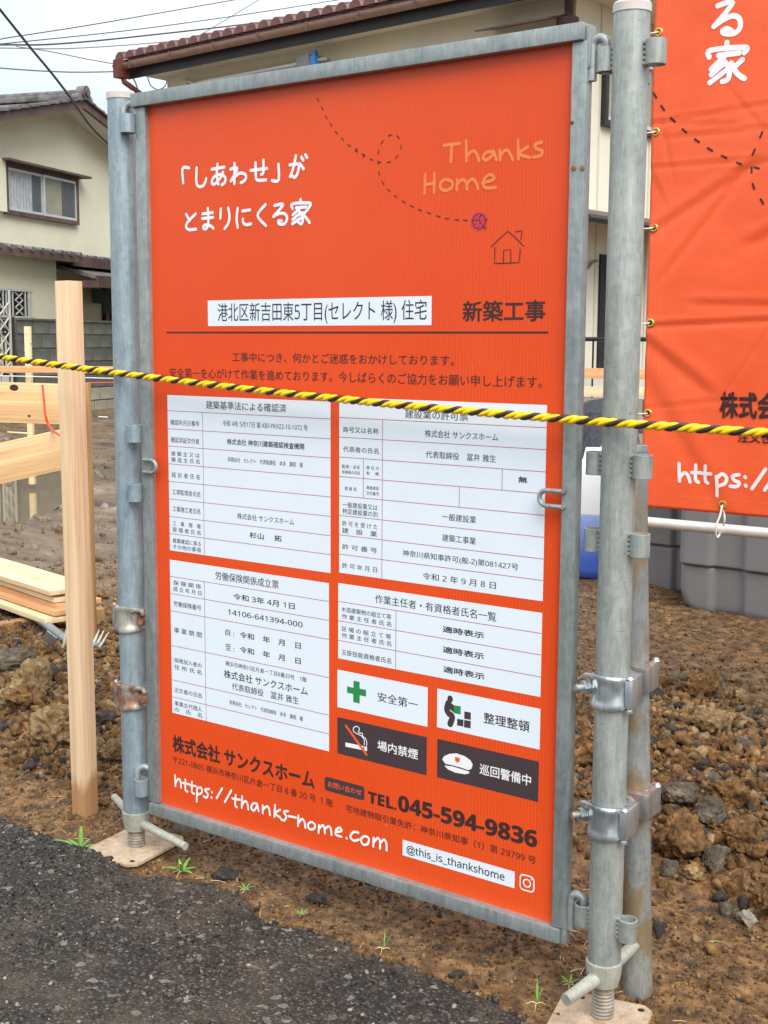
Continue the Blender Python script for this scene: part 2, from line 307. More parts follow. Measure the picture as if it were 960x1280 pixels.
def pipe(b,p0,p1,ro,ri=None,seg=24,bev=0):     # tube with wall thickness
    p0,p1=Vector(p0),Vector(p1); d,u,v=frame_of(p1-p0); ri=ri if ri is not None else ro*.86
    prof=[(ri,p0+d*ri*.0),(ro-bev,p0),(ro,p0+d*bev),(ro,p1-d*bev),(ro-bev,p1),(ri,p1)] if bev else [(ri,p0),(ro,p0),(ro,p1),(ri,p1)]
    rs=[[b.verts.new(c+(u*math.cos(a)+v*math.sin(a))*r) for a in [2*math.pi*k/seg for k in range(seg)]] for r,c in prof]
    for i in range(len(rs)):
        A,B=rs[i],rs[(i+1)%len(rs)]
        for k in range(seg): b.faces.new((A[k],A[(k+1)%seg],B[(k+1)%seg],B[k]))
def lathe(b,cx,cy,prof,seg=24):
    rs=[[b.verts.new((cx+r*math.cos(a),cy+r*math.sin(a),z)) for a in [2*math.pi*k/seg for k in range(seg)]] for r,z in prof]
    for A,B in zip(rs,rs[1:]):
        for k in range(seg): b.faces.new((A[k],A[(k+1)%seg],B[(k+1)%seg],B[k]))
    b.faces.new(rs[0][::-1]); b.faces.new(rs[-1])
def shade_auto(o,ang=35):
    me=o.data; smooth(me); 
    b=bmesh.new(); b.from_mesh(me)
    for e in b.edges:
        if len(e.link_faces)==2 and e.calc_face_angle(0)>math.radians(ang): e.smooth=False
    b.to_mesh(me); b.free()
def part(name,b,mat,parent=None,ang=35,**k):
    o=link(name,b,mat,parent,**k); shade_auto(o,ang); return o
# value noise for shapes and ground
_T=np.random.default_rng(3).random((64,64,64))
def vn(x,y,z):
    xi,yi,zi=np.floor(x).astype(int),np.floor(y).astype(int),np.floor(z).astype(int)
    fx,fy,fz=x-xi,y-yi,z-zi; fx=fx*fx*(3-2*fx); fy=fy*fy*(3-2*fy); fz=fz*fz*(3-2*fz); g=lambda a,b,c:_T[(xi+a)&63,(yi+b)&63,(zi+c)&63]
    x00=g(0,0,0)*(1-fx)+g(1,0,0)*fx; x10=g(0,1,0)*(1-fx)+g(1,1,0)*fx; x01=g(0,0,1)*(1-fx)+g(1,0,1)*fx; x11=g(0,1,1)*(1-fx)+g(1,1,1)*fx
    return ((x00*(1-fy)+x10*fy)*(1-fz)+(x01*(1-fy)+x11*fy)*fz)*2-1
def fbm(x,y,z,o=4,g=.5):
    s=0;a=1;t=0
    for i in range(o):
        s=s+a*vn(x*2**i+17*i,y*2**i+31*i,z*2**i+7*i); t+=a; a*=g
    return s/t
# ================================================================ THE SETTING
def sstep(a,b,x):
    t=np.clip((x-a)/(b-a),0,1); return t*t*(3-2*t)
EP=[at(px,py,Z=.010) for px,py in ((-420,905),(-160,972),(0,1022),(54,1043),(83,1052),(121,1064),(142,1071),(158,1088),(172,1095),(208,1096),(267,1108),(292,1114),(317,1139),(342,1156),(392,1164),(414,1169),(460,1194),(514,1207),(539,1223),(610,1248),(677,1279),(760,1310))]
EP=sorted([(float(p[0]),float(p[1])) for p in EP]); EDGE_X=[-60]+[p[0] for p in EP]+[2.5,60]; EDGE_Y=[EP[0][1]]+[p[1] for p in EP]+[EP[-1][1],EP[-1][1]]
def edge_y(x):
    return np.interp(x,EDGE_X,EDGE_Y)+.005*fbm(x*14,x*0+2.2,x*0,3)+.006*vn(x*55,x*0+5,x*0)
PUD=[at(px,py,Z=-.05)[:2] for px,py in ((-220,590),(-120,584),(0,581),(50,582),(84,596),(92,612),(72,628),(50,645),(20,652),(-60,668),(-160,672),(-240,630))]
PUDC=[float(np.mean([p[0] for p in PUD])),float(np.mean([p[1] for p in PUD]))]
def puddle_in(x,y):      # smooth 0..1 mask of the puddle's hollow
    d=np.full(np.shape(x),1e9)+0*x; ins=np.zeros(np.shape(d),bool)
    for i in range(len(PUD)):
        a=PUD[i]; c=PUD[(i+1)%len(PUD)]; ex,ey=c[0]-a[0],c[1]-a[1]; t=np.clip(((x-a[0])*ex+(y-a[1])*ey)/(ex*ex+ey*ey),0,1)
        d=np.minimum(d,np.hypot(x-a[0]-t*ex,y-a[1]-t*ey)); cr_=((a[1]>y)!=(c[1]>y))&(x<(c[0]-a[0])*(y-a[1])/((c[1]-a[1]) or 1e-9)+a[0]); ins^=cr_
    s_=np.where(ins,d,-d)+.05*vn(x*3,y*3,x*0); return sstep(-.18,.12,s_)
def jack_dip(x,y): return -.020*np.exp(-(((x-1.12)**2+(y+.02)**2)/.022)**1.5)
def heap_d(x,y):         # the ridge of spoil behind the sign
    yc=np.interp(x,[-2.5,-.6,.2,1.4],[1.05,.62,1.35,1.15]); return np.exp(-((y-yc)/.50)**2)*sstep(-3.2,-2.2,x)*(1-sstep(2.0,2.6,x))
def H(x,y):
    x=np.asarray(x,float); y=np.asarray(y,float)
    h=.0065*fbm(x*26,y*26,x*0,3)+.009*fbm(x*6,y*6,x*0+4,3)
    heap=sstep(.25,1.2,y)*sstep(-1.6,-.2,x)
    h=h+heap*(.035*fbm(x*2.2,y*2.2,x*0+8,4)+.02+.012*fbm(x*14,y*14,x*0+1,3))
    rub=sstep(-.1,.5,y)*(1-sstep(-1.2,-.3,x))*(1-sstep(2.2,3.2,y+.0*x))
    h=h+rub*(.05*fbm(x*2.5+3,y*2.5,x*0+9,4)+.03+.02*fbm(x*13,y*13,x*0+1,3))
    mud=sstep(1.6,2.8,y)*(1-sstep(-2.6,-1.4,x))
    u=x*.80+y*.6; v=-x*.6+y*.80
    h=h+mud*(.045*fbm(u*.8,v*3.2,x*0+2,4)-.012+.022*fbm(u*3,v*9,x*0+5,3))
    h=h-.10*puddle_in(x,y)
    h=h+.25*np.exp(-((y-11.2+.25*(x+12))/1.6)**2)*sstep(-8,-12,x)*(.6+.5*fbm(x*1.2,y*1.2,x*0,3))
    h=h+.07*heap_d(x,y)
    near=1-sstep(-.25,.12,y-edge_y(x)*0)
    return jack_dip(x,y)+h*(1-near*.6)-.012*(1-sstep(-.06,.03,y-edge_y(x)))
def axis_lines(lo,hi,step,far,gr):
    c=list(np.arange(lo,hi,step)); s=step; a=[c[0]]
    while a[-1]>far[0]: s*=gr; a.append(a[-1]-s)
    s=step; z=[c[-1]]
    while z[-1]<far[1]: s*=gr; z.append(z[-1]+s)
    return np.array(sorted(a[1:])+c+z[1:])
def grid_mesh(name,X,Y,Z):
    ny,nx=X.shape; me=bpy.data.meshes.new(name)
    co=np.stack([X,Y,Z],-1).reshape(-1,3); i=np.arange(nx*ny).reshape(ny,nx)
    f=np.stack([i[:-1,:-1],i[:-1,1:],i[1:,1:],i[1:,:-1]],-1).reshape(-1,4)
    me.vertices.add(len(co)); me.vertices.foreach_set('co',co.ravel()); me.loops.add(f.size); me.loops.foreach_set('vertex_index',f.ravel())
    me.polygons.add(len(f)); me.polygons.foreach_set('loop_start',np.arange(0,f.size,4)); me.polygons.foreach_set('loop_total',np.full(len(f),4)); me.update(); me.validate(); return me
gx=axis_lines(-1.9,1.5,.009,(-300,300),1.045); gy=axis_lines(-.25,2.9,.009,(-300,300),1.045)
X,Y=np.meshgrid(gx,gy); Z=H(X,Y)
link('ground',grid_mesh('ground',X,Y,Z),'soil',kind='structure',sm=True)
# asphalt road: a sheet with a ragged broken edge standing a little above the soil
ax=axis_lines(-1.0,1.5,.006,(-60,60),1.06); av=np.array([-.010,-.004,0,.004,.010]+list(np.arange(.02,1.1,.012))+[1.3,1.7,2.4,4,7,12,30])
AX,AV=np.meshgrid(ax,av); E_=edge_y(AX)
fr=np.exp(-np.clip(AV,0,9)/.05); AY=E_-AV+.010*fr*fbm(AX*40,AV*40,AX*0,3)
AZ=.016+.004*fbm(AX*6,AY*6,AX*0+3,3)+.0022*fbm(AX*70,AY*70,AX*0+3,3)-.006*fr+.004*fr*vn(AX*60,AY*60,AX*0)
AZ=AZ+jack_dip(AX,AY); AZ[0,:]=-.05; AZ[1,:]=-.004+jack_dip(AX,AY)[1]; AZ[2,:]=.002+jack_dip(AX,AY)[2]+.002*vn(ax*80,ax*0,ax*0)
link('asphalt_road',grid_mesh('asphalt_road',AX,AY,AZ),'asphalt',kind='structure',sm=True)
# puddle
b=bmesh.new(); vs=[]
for p in PUD:
    q=(PUDC[0]+(p[0]-PUDC[0])*1.06,PUDC[1]+(p[1]-PUDC[1])*1.12); vs.append(b.verts.new((q[0],q[1],-.058)))
b.faces.new(vs); link('puddle_water',b,'water',kind='structure')

# local frame of a facade: s along dir, n into the building (away from the camera), z up
class Facade:
    def __init__(s,p0,d):
        s.p0=np.array([p0[0],p0[1],0.]); s.d=np.array([d[0],d[1],0.])/math.hypot(*d[:2]); s.n=np.array([-s.d[1],s.d[0],0])
        if np.dot(s.n,s.p0-CAM)<0: s.n=-s.n
        s.M=Matrix(((s.d[0],s.n[0],0,s.p0[0]),(s.d[1],s.n[1],0,s.p0[1]),(0,0,1,0),(0,0,0,1)))
    def px(s,x,y,n=0):
        r=ray(x,y); base=s.p0+s.n*n; q=np.dot(base-CAM,s.n)/np.dot(r,s.n); p=CAM+q*r; return float(np.dot(p-s.p0,s.d)),float(p[2])
    def at(s,u,n,z): return Vector(tuple(s.p0+s.d*u+s.n*n+np.array([0,0,z])))
def fbox(b,Fc,s0,s1,n0,n1,z0,z1,bev=0): return box(b,min(s0,s1),max(s0,s1),min(n0,n1),max(n0,n1),min(z0,z1),max(z0,z1),bev)
def froot(o,Fc): o.matrix_world=Fc.M
def in_facade(Fc,name,b,mat,parent,**k):
    if getattr(Fc,'side',False): bmesh.ops.transform(b,matrix=FC.M.inverted()@Fc.M,verts=b.verts)
    o=part(name,b,mat,parent,**k); return o

# ---------------------------------------------------------------- left house
LD=(-.314,.949)
FL=Facade(at(60,415,D=23.0),LD)
lh=thing('house','cream stuccoed two-storey house with a grey tiled gable roof behind the wooden stake','house'); lh.matrix_world=FL.M
sA,zA=FL.px(72,136); sE,zE=FL.px(132,182)
sl=(zA-zE)/(sE-sA); sR=sE+1.0; sLft=sA-(sR-sA); zR=zA-sl*(sR-sA)
b=bmesh.new(); D_=7.0
prof=[(sLft,-.5),(sR-.3,-.5),(sR-.3,zR+.3*sl),(sA,zA),(sLft,zR)]
w0=[b.verts.new((s,0,z)) for s,z in prof]; w1=[b.verts.new((s,D_,z)) for s,z in prof]
b.faces.new(w0); b.faces.new(w1[::-1])
for i in range(5): b.faces.new((w0[i],w0[(i+1)%5],w1[(i+1)%5],w1[i]))
in_facade(FL,'wall',b,'stucco',lh)
OV=-.55
for sgn in (1,-1):
    se=sR if sgn>0 else sLft
    b=bmesh.new(); dz=.02
    def slab(b,n0,n1,za,zb,e=0):
        P=[(sA,zA+za),(se+sgn*e,zR-e*sl+za),(se+sgn*e,zR-e*sl+zb),(sA,zA+zb)]
        q0=[b.verts.new((s,n0,z)) for s,z in P]; q1=[b.verts.new((s,n1,z)) for s,z in P]
        b.faces.new(q0); b.faces.new(q1[::-1])
        for i in range(4): b.faces.new((q0[i],q0[(i+1)%4],q1[(i+1)%4],q1[i]))
    slab(b,OV+.06,D_+.5,.003,.04); in_facade(FL,'soffit',b,'soffit',lh)
    b=bmesh.new(); slab(b,OV,OV+.057,-.02,.125); in_facade(FL,'verge_board',b,'brown',lh)
    rf=bmesh.new(); slab(rf,OV+.06,D_+.5,.043,.125); rfo=in_facade(FL,'roof',rf,'tile_grey',lh)
    b=bmesh.new(); L=math.hypot(se-sA,zA-zR); nt_=int(L/.28)
    for k in range(nt_):          # verge tiles stepping down the gable edge
        t0=k/nt_; t1=(k+1.12)/nt_; s0=sA+(se-sA)*t0; s1=sA+(se-sA)*t1; z0=zA-(zA-zR)*t0; z1=zA-(zA-zR)*t1
        P=[(s0,z0+.130),(s1,z1+.145),(s1,z1+.18),(s0,z0+.160)]
        q0=[b.verts.new((s,OV-.05,z)) for s,z in P]; q1=[b.verts.new((s,OV+.35,z)) for s,z in P]
        b.faces.new(q0); b.faces.new(q1[::-1])
        for i in range(4): b.faces.new((q0[i],q0[(i+1)%4],q1[(i+1)%4],q1[i]))
    in_facade(FL,'verge_tiles',b,'tile_grey',rfo)
b=bmesh.new(); box(b,sA-.10,sA+.10,OV+.05,D_+.5,zA+.13,zA+.24,.03); tube(b,[(sA,OV+.12,zA+.25),(sA,D_+.5,zA+.25)],.06,10)
rg=in_facade(FL,'ridge',b,'tile_grey',lh)
b=bmesh.new(); tube(b,[(sA,OV-.06,zA+.25),(sA,OV+.1,zA+.25)],.12,16); tube(b,[(sA,OV-.09,zA+.25),(sA,OV-.06,zA+.25)],.07,16); tube(b,[(sA+.17,OV-.03,zA+.15),(sA+.17,OV+.1,zA+.13)],.075,12); tube(b,[(sA-.17,OV-.03,zA+.15),(sA-.17,OV+.1,zA+.13)],.075,12)
in_facade(FL,'ridge_end_tile',b,'tile_grey',rg)
# upper window with two sliding sashes
s0,zt=FL.px(5,211); s1,_=FL.px(91,228); _,zb=FL.px(6,263)
zb=(FL.px(6,262)[1]+FL.px(88,276)[1])/2; zt=(FL.px(5,210)[1]+FL.px(93,226)[1])/2
def window(Fc,parent,s0,s1,zb,zt,trim,inner,panes=2,canopy=True,n=0):
    b=bmesh.new(); t=.07
    fbox(b,Fc,s0-t,s1+t,n-.08,n-.005,zb-t,zb); fbox(b,Fc,s0-t,s1+t,n-.08,n-.005,zt,zt+t)
    fbox(b,Fc,s0-t,s0,n-.08,n-.005,zb+.002,zt-.002); fbox(b,Fc,s1,s1+t,n-.08,n-.005,zb+.002,zt-.002)
    if canopy: fbox(b,Fc,s0-.22,s1+.25,n-.25,n-.005,zt+t+.003,zt+t+.04)
    wf=in_facade(Fc,'window',b,trim,parent)
    wd=(s1-s0)/panes
    for k in range(panes):
        b=bmesh.new(); a,c=s0+k*wd,s0+(k+1)*wd; f=.045; nn=n-.05-.02*k
        fbox(b,Fc,a,c,nn,nn+.018,zb+.002,zb+f); fbox(b,Fc,a,c,nn,nn+.018,zt-f,zt-.002)
        fbox(b,Fc,a,a+f,nn,nn+.018,zb+f+.001,zt-f-.001); fbox(b,Fc,c-f,c,nn,nn+.018,zb+f+.001,zt-f-.001)
        in_facade(Fc,'sash',b,'alu',wf)
        b=bmesh.new(); fbox(b,Fc,a+f,c-f,nn+.006,nn+.010,zb+f,zt-f); in_facade(Fc,'pane',b,'glass',wf)
    for (a,c,mt) in inner:
        b=bmesh.new(); N=24
        for i in range(N):
            x0=s0+(s1-s0)*(a+(c-a)*i/N); x1=s0+(s1-s0)*(a+(c-a)*(i+1)/N)
            q=n-.026+.008*math.sin(i*2.1); q2=n-.026+.008*math.sin((i+1)*2.1)
            b.faces.new([b.verts.new(v) for v in ((x0,q,zb),(x1,q2,zb),(x1,q2,zt),(x0,q,zt))])
        in_facade(Fc,'curtain',b,mt,wf)
    return wf
window(FL,lh,s0,s1,zb,zt,'brown',[(.02,.36,'curtain'),(.36,.50,'black'),(.50,.80,'blind'),(.80,.98,'iron')])
# shutter box at the left of the window
b=bmesh.new(); fbox(b,FL,s0-1.0,s0-.12,-.12,-.003,zb-.05,zt+.1); in_facade(FL,'shutter_box',b,'stucco',lh)
# lower storey projecting forward, with its own tiled lean-to roof
nF=-1.1
sc,_=FL.px(70,330,n=nF); _,zr0=FL.px(72,318,n=nF-.3)
b=bmesh.new(); fbox(b,FL,sc-9,sc,nF,-.003,-.5,zr0+.02); fbox(b,FL,sc+.003,sc+9,nF+.45,-.006,-.5,zr0+.02)
in_facade(FL,'lower_wall',b,'stucco',lh)
b=bmesh.new()
def lean(b,sa,sb,n0,n1,z0,z1,th):
    P=[(n0,z0),(n1,z1),(n1,z1+th),(n0,z0+th)]
    q0=[b.verts.new((sa,n,z)) for n,z in P]; q1=[b.verts.new((sb,n,z)) for n,z in P]
    b.faces.new(q0[::-1]); b.faces.new(q1)
    for i in range(4): b.faces.new((q0[i],q0[(i+1)%4],q1[(i+1)%4],q1[i]))
lean(b,sc-9.5,sc+.3,nF-.3,.0,zr0,zr0+.12,.05); lean(b,sc+.303,sc+9,nF-.1,.0,zr0,zr0+.09,.05); lr=in_facade(FL,'lower_roof',b,'tile_grey',lh)
b=bmesh.new()
for k in range(34):
    u=sc+.2-k*.28; tube(b,[(u,nF-.36,zr0+.03),(u,-.02,zr0+.16)],.042,8)
    if k<28: tube(b,[(sc+.45+k*.28,nF-.16,zr0+.03),(sc+.45+k*.28,-.02,zr0+.13)],.040,8)
in_facade(FL,'roof_tiles',b,'tile_grey',lr)
b=bmesh.new(); fbox(b,FL,sc-9.5,sc+.28,nF-.33,nF-.303,zr0-.10,zr0+.02); fbox(b,FL,sc+.29,sc+9,nF-.16,nF-.103,zr0-.14,zr0+.02)
in_facade(FL,'eaves_board',b,'brown',lh)
# ornamental iron grille over the lower left window
s0,_=FL.px(-20,365,n=nF); s1,_=FL.px(33,365,n=nF); zt=FL.px(30,363,n=nF)[1]; zb=FL.px(30,398,n=nF)[1]
b=bmesh.new(); fbox(b,FL,s0,s1,nF-.02,nF-.003,zb,zt); wnd=in_facade(FL,'dark_window',b,'black',lh)
b=bmesh.new(); fbox(b,FL,s0,s1,nF-.14,nF-.10,zt-.03,zt); fbox(b,FL,s0,s1,nF-.14,nF-.10,zb,zb+.03)
k=s1-.05; i=0
while k>s0:
    if i%7 in (3,4,5) :
        if i%7==4:
            zm=(zb+zt)/2
            for q in range(3):
                z0=zb+.05+q*(zt-zb-.1)/3; z1=z0+(zt-zb-.1)/3
                tube(b,[(k-.1,nF-.12,z0),(k+.1,nF-.12,z1)],.012,5); tube(b,[(k+.1,nF-.12,z0),(k-.1,nF-.12,z1)],.012,5)
    else: tube(b,[(k,nF-.12,zb+.03),(k,nF-.12,zt-.03)],.014,5)
    k-=.085; i+=1
in_facade(FL,'grille',b,'whiteiron',wnd)
# porch with a small roof, brown posts and a meter box
pn=nF+.45; s0,z1=FL.px(120,347,n=pn-1.0)
b=bmesh.new(); lean(b,s0,s0+3.6,pn-1.0,pn-.01,z1-.02,z1+.22,.06); pr=in_facade(FL,'porch_roof',b,'tile_grey',lh)
b=bmesh.new(); fbox(b,FL,s0,s0+3.6,pn-1.04,pn-1.003,z1-.16,z1+.03); fbox(b,FL,s0+.03,s0+.09,pn-.98,pn-.003,z1-.16,z1-.04); in_facade(FL,'porch_fascia',b,'brown',pr)
b=bmesh.new(); so_=FL.px(127,380,n=pn)[0]; fbox(b,FL,so_,so_+3.0,pn-.03,pn-.004,-.3,z1+.1); in_facade(FL,'porch_opening',b,'black',lh)
b=bmesh.new()
for q in range(5): fbox(b,FL,so_+.04+q*.16,so_+.14+q*.16,pn-.08,pn-.035,-.3,z1-.55)
fbox(b,FL,so_+.9,so_+2.8,pn-.08,pn-.035,-.3,z1-.55)
in_facade(FL,'door_slats',b,'brown_red',lh)
b=bmesh.new(); s2,z2=FL.px(127,371,n=pn-.2); fbox(b,FL,s2-.17,s2+.22,pn-.24,pn-.09,z2-.12,z2+.14,.02); in_facade(FL,'meter_box',b,'mortar',lh)
# ---------------------------------------------------------------- block garden wall (dark upper courses on a pale retaining base)
FW=Facade(at(90,415,D=19.0),LD)
bw=thing('block_wall','long garden wall of damp dark concrete blocks on pale lower courses before the cream house','wall'); bw.matrix_world=FW.M
zt=FW.px(110,402)[1]; sB=FW.px(22,440)[0]; sEn=FW.px(230,440)[0]
zm=FW.px(120,480)[1]
b=bmesh.new(); fbox(b,FW,sB,sEn,.012,.15,-.6,zt-.01); in_facade(FW,'mortar_core',b,'mortar',bw)
bm1=bmesh.new(); box(bm1,-.192,.192,0,.011,-.092,.092,.006); blk=bpy.data.meshes.new('block'); bm1.to_mesh(blk); bm1.free(); blk.materials.append(MT['block'])
blk2=blk.copy(); blk2.materials.clear(); blk2.materials.append(MT['block_pale'])
z=zt-.1; row=0
while z>-.15:
    u=sB+.2+(.2 if row%2 else 0)
    while u<sEn:
        o=bpy.data.objects.new('block',blk if z>zm else blk2); C.objects.link(o); o.parent=bw
        o.location=(u,-.002+.004*random.random(),z); u+=.40
    z-=.2; row+=1
b=bmesh.new(); fbox(b,FW,sB,sEn,-.02,.17,zt-.008,zt+.02); in_facade(FW,'coping',b,'mortar',bw)
# iron gate at the left of the wall
gt=thing('garden_gate','black iron entrance gate with white scrollwork at the left end of the block wall','gate'); gt.matrix_world=FW.M
s0=FW.px(-26,430)[0]; s1=FW.px(17,430)[0]; z0=FW.px(10,470)[1]; z1=FW.px(10,400)[1]; zmid=FW.px(10,414)[1]
b=bmesh.new()
for q in (z0,zmid,zmid-.06,z1-.04): fbox(b,FW,s0,s1,-.02,.02,q,q+.04)
for q in (s0,s1-.05,(s0+s1)/2): fbox(b,FW,q,q+.05,-.025,.025,z0-.3,z1+.05)
u=s0+.1
while u<s1-.05: tube(b,[(u,0,z0),(u,0,z1)],.012,5); u+=.09
in_facade(FW,'gate_frame',b,'iron',gt)
b=bmesh.new(); u=s1-.42; 
fbox(b,FW,u,u+.03,-.05,-.03,z0-.2,FW.px(10,363)[1]); fbox(b,FW,u+.28,u+.31,-.05,-.03,z0-.2,FW.px(10,363)[1])
q=z0
while q<FW.px(10,366)[1]-.2: tube(b,[(u+.03,-.04,q),(u+.28,-.04,q+.2)],.012,5); tube(b,[(u+.28,-.04,q),(u+.03,-.04,q+.2)],.012,5); q+=.2
in_facade(FW,'scroll_panel',b,'whiteiron',gt)
# ---------------------------------------------------------------- house behind the sign
CDR=(-.9977,.068)
FC=Facade(at(200,415,D=20.0),CDR)
FCdir=1 if FC.px(100,415)[0]>FC.px(300,415)[0] else -1   # s grows to the left
ch=thing('tiled_house','ivory two-storey house with a maroon tiled roof and balcony rising behind the orange sign','house'); ch.matrix_world=FC.M
EN=-.50                                                      # eaves plane in front of the wall
sl_,ze=FC.px(158,80,n=EN); sr_=FC.px(719,60)[0]; sp,_=FC.px(209,100)
zG=(FC.px(150,81,n=EN)[1]+FC.px(420,26,n=EN)[1]+FC.px(560,2,n=EN)[1])/3
zSof=zG-.11
so0=FC.px(224,100)[0]; so1=FC.px(420,100)[0]; zo=FC.px(330,70)[1]; zoR=FC.px(418,65)[1]; zrail=FC.px(250,112)[1]-.9
# walls: pillar at the left, wall above the opening, main wall to the corner, storey below
b=bmesh.new(); fbox(b,FC,sp,so0,0,.25,-.5,zSof); in_facade(FC,'balcony_pillar',b,'stucco_r',ch)
b=bmesh.new(); 
zO=FC.px(421,63.5)[1]
fbox(b,FC,so0-.002,so1,0,.25,zO,zSof-.003)
for k in range(8):          # rounded upper corners of the opening
    for (sx_,sg) in ((so0,-1),(so1,1)):
        h=.32*(1-math.sqrt(max(0,1-(1-k/8)**2))); fbox(b,FC,sx_+sg*k*.04,sx_+sg*(k+1)*.04,.002,.248,zO-h,zO+.01)
in_facade(FC,'balcony_beam',b,'stucco_r',ch)
b=bmesh.new(); fbox(b,FC,so0-.001,so1+.001,0,.18,-.5,zrail); in_facade(FC,'balcony_parapet',b,'stucco_r',ch)
b=bmesh.new(); fbox(b,FC,so1,sr_,0,8.5,-.5,zSof-.002); in_facade(FC,'wall',b,'stucco_r',ch)
b=bmesh.new(); fbox(b,FC,sp,so1+.002,1.9,8.5,-.5,zSof-.004); in_facade(FC,'recessed_wall',b,'tan_shaded',ch)
b=bmesh.new(); fbox(b,FC,sp,so1,.255,1.9,zrail-1.0,zrail-.9); in_facade(FC,'balcony_floor',b,'mortar',ch)
b=bmesh.new(); fbox(b,FC,so1+1.2,so1+2.2,1.84,1.895,zrail-.7,zO); in_facade(FC,'balcony_door',b,'glass',ch)
# soffit, fascia, gutter
b=bmesh.new(); fbox(b,FC,sl_-.05,sr_-.6,EN+.05,8.9,zSof,zSof+.03); in_facade(FC,'soffit',b,'soffit',ch)
b=bmesh.new(); fbox(b,FC,sl_,sr_-.6,EN+.02,EN+.047,zG-.19,zG-.02); in_facade(FC,'fascia',b,'darkfascia',ch)
b=bmesh.new(); n_=10
pr_=[(EN-.10+ .075*math.cos(math.pi+math.pi*i/n_)-0,zG+.0+.075*math.sin(math.pi+math.pi*i/n_)) for i in range(n_+1)]
A=[b.verts.new((sl_+.12,n,z)) for n,z in pr_]; B_=[b.verts.new((sr_-.6,n,z)) for n,z in pr_]
for i in range(n_): b.faces.new((A[i],A[i+1],B_[i+1],B_[i]))
b.faces.new(A); gu=in_facade(FC,'gutter',b,'gutter',ch)
k=sl_-.3
while k>sr_: b=bmesh.new(); tube(b,[(k,EN-.02,zG+.02),(k,EN-.18,zG+.0)],.012,5); fbox(b,FC,k-.01,k+.01,EN-.19,EN-.175,zG-.09,zG+.02); k-=.9; in_facade(FC,'gutter_bracket',b,'brown',gu)
b=bmesh.new(); fbox(b,FC,sl_+.02-.12,sl_+.16-.12,EN-.22,EN-.02,zG-.20,zG+.06); tube(b,[(sl_-.03,EN-.12,zG-.12),(sl_-.06,EN-.1,zG-.25),(sp+.02,-.08,zG-.62),(sp+.02,-.08,zG-.9),(sp+.02,-.08,0)],.04,8); in_facade(FC,'downpipe',b,'brown_red',gu)
# roof slab and barrel tiles
PT=math.tan(math.radians(14.2)); rn0=EN-.06; zT=zG+.08
b=bmesh.new(); lean(b,sr_-.6,sl_+.05,rn0,4.2,zT-.03,zT-.03+PT*(4.2-rn0),.03); lean(b,sr_-.6,sl_+.05,9.2,4.2,zT-.03,zT-.03+PT*(4.2-rn0),.03); rf=in_facade(FC,'roof',b,'tile_red',ch)
bm1=bmesh.new(); R_=.092; TL_=.36; seg=8
rows=[]
for j,(yy,zz,rr) in enumerate(((-.02,.0,1.0),(-.02,.0,1.12),(TL_,TL_*PT+.0,1.0))):
    rows.append([bm1.verts.new((R_*rr*math.cos(math.pi*i/seg),yy+ (.0 if j else 0),zz+R_*rr*math.sin(math.pi*i/seg))) for i in range(seg+1)])
for A_,B2 in ((rows[0],rows[1]),(rows[1],rows[2])):
    for i in range(seg): bm1.faces.new((A_[i],A_[i+1],B2[i+1],B2[i]))
bm1.faces.new(rows[0])
tl=bpy.data.meshes.new('barrel_tile'); bmesh.ops.recalc_face_normals(bm1,faces=bm1.faces); bm1.to_mesh(tl); bm1.free(); smooth(tl); tl.materials.append(MT['tile_red'])
ntile=0; u=sl_+.0
tb=bmesh.new()
cols=[]
while u>sr_-.6: cols.append(u); u-=.235
for ci,u in enumerate(cols):
    for r_ in range(13):
        n0=rn0-.05+r_*.34; z0=zT+(r_*.34)*PT
        if r_<3 and ntile<290:
            o=bpy.data.objects.new('roof_tile',tl); C.objects.link(o); o.parent=ch; o.location=(u,n0,z0); ntile+=1
        elif ci%1==0:
            q=[tb.verts.new((u+R_*math.cos(math.pi*i/4),n0,z0+R_*1.1*math.sin(math.pi*i/4))) for i in range(5)]; q2=[tb.verts.new((u+R_*.9*math.cos(math.pi*i/4),n0+.34,z0+.34*PT+R_*.95*math.sin(math.pi*i/4))) for i in range(5)]
            for i in range(4): tb.faces.new((q[i],q[i+1],q2[i+1],q2[i]))
            tb.faces.new(q)
o=in_facade(FC,'upper_tiles',tb,'tile_red',ch); o['kind']='stuff'
# laundry poles on the balcony
b=bmesh.new(); a0=FC.px(246,104,n=-.3); a1=FC.px(408,73,n=-.3); tube(b,[(a0[0],-.3,a0[1]),(a1[0],-.3,a1[1])],.022,8)
a0=FC.px(235,107,n=-.1); a1=FC.px(380,83,n=-.1); tube(b,[(a0[0],-.1,a0[1]),(a1[0],-.1,a1[1])],.018,8)
a=FC.px(226,100,n=-.05); a2=FC.px(244,106,n=-.35); tube(b,[(a[0],.02,a[1]+.02),(a2[0],-.35,a2[1])],.02,6); tube(b,[(a[0]-.2,.02,a[1]-.1),(a2[0]-.1,-.35,a2[1])],.014,6)
o=part('laundry_pole',b,'alu'); o.matrix_world=FC.M; tag(o,'silver laundry poles across the balcony opening of the tiled house','laundry pole')
b=bmesh.new(); a=FC.px(381,78,n=-.3); fbox(b,FC,a[0]-.15,a[0]+.09,-.38,-.24,a[1]-.10,a[1]+.08,.02); tube(b,[(a[0],-.3,a[1]-.1),(a[0],-.3,a[1]-.32)],.03,6)
o=part('pole_bracket',b,'greytub'); o.matrix_world=FC.M; tag(o,'grey bracket gripping the laundry pole beside the blue clip','bracket')
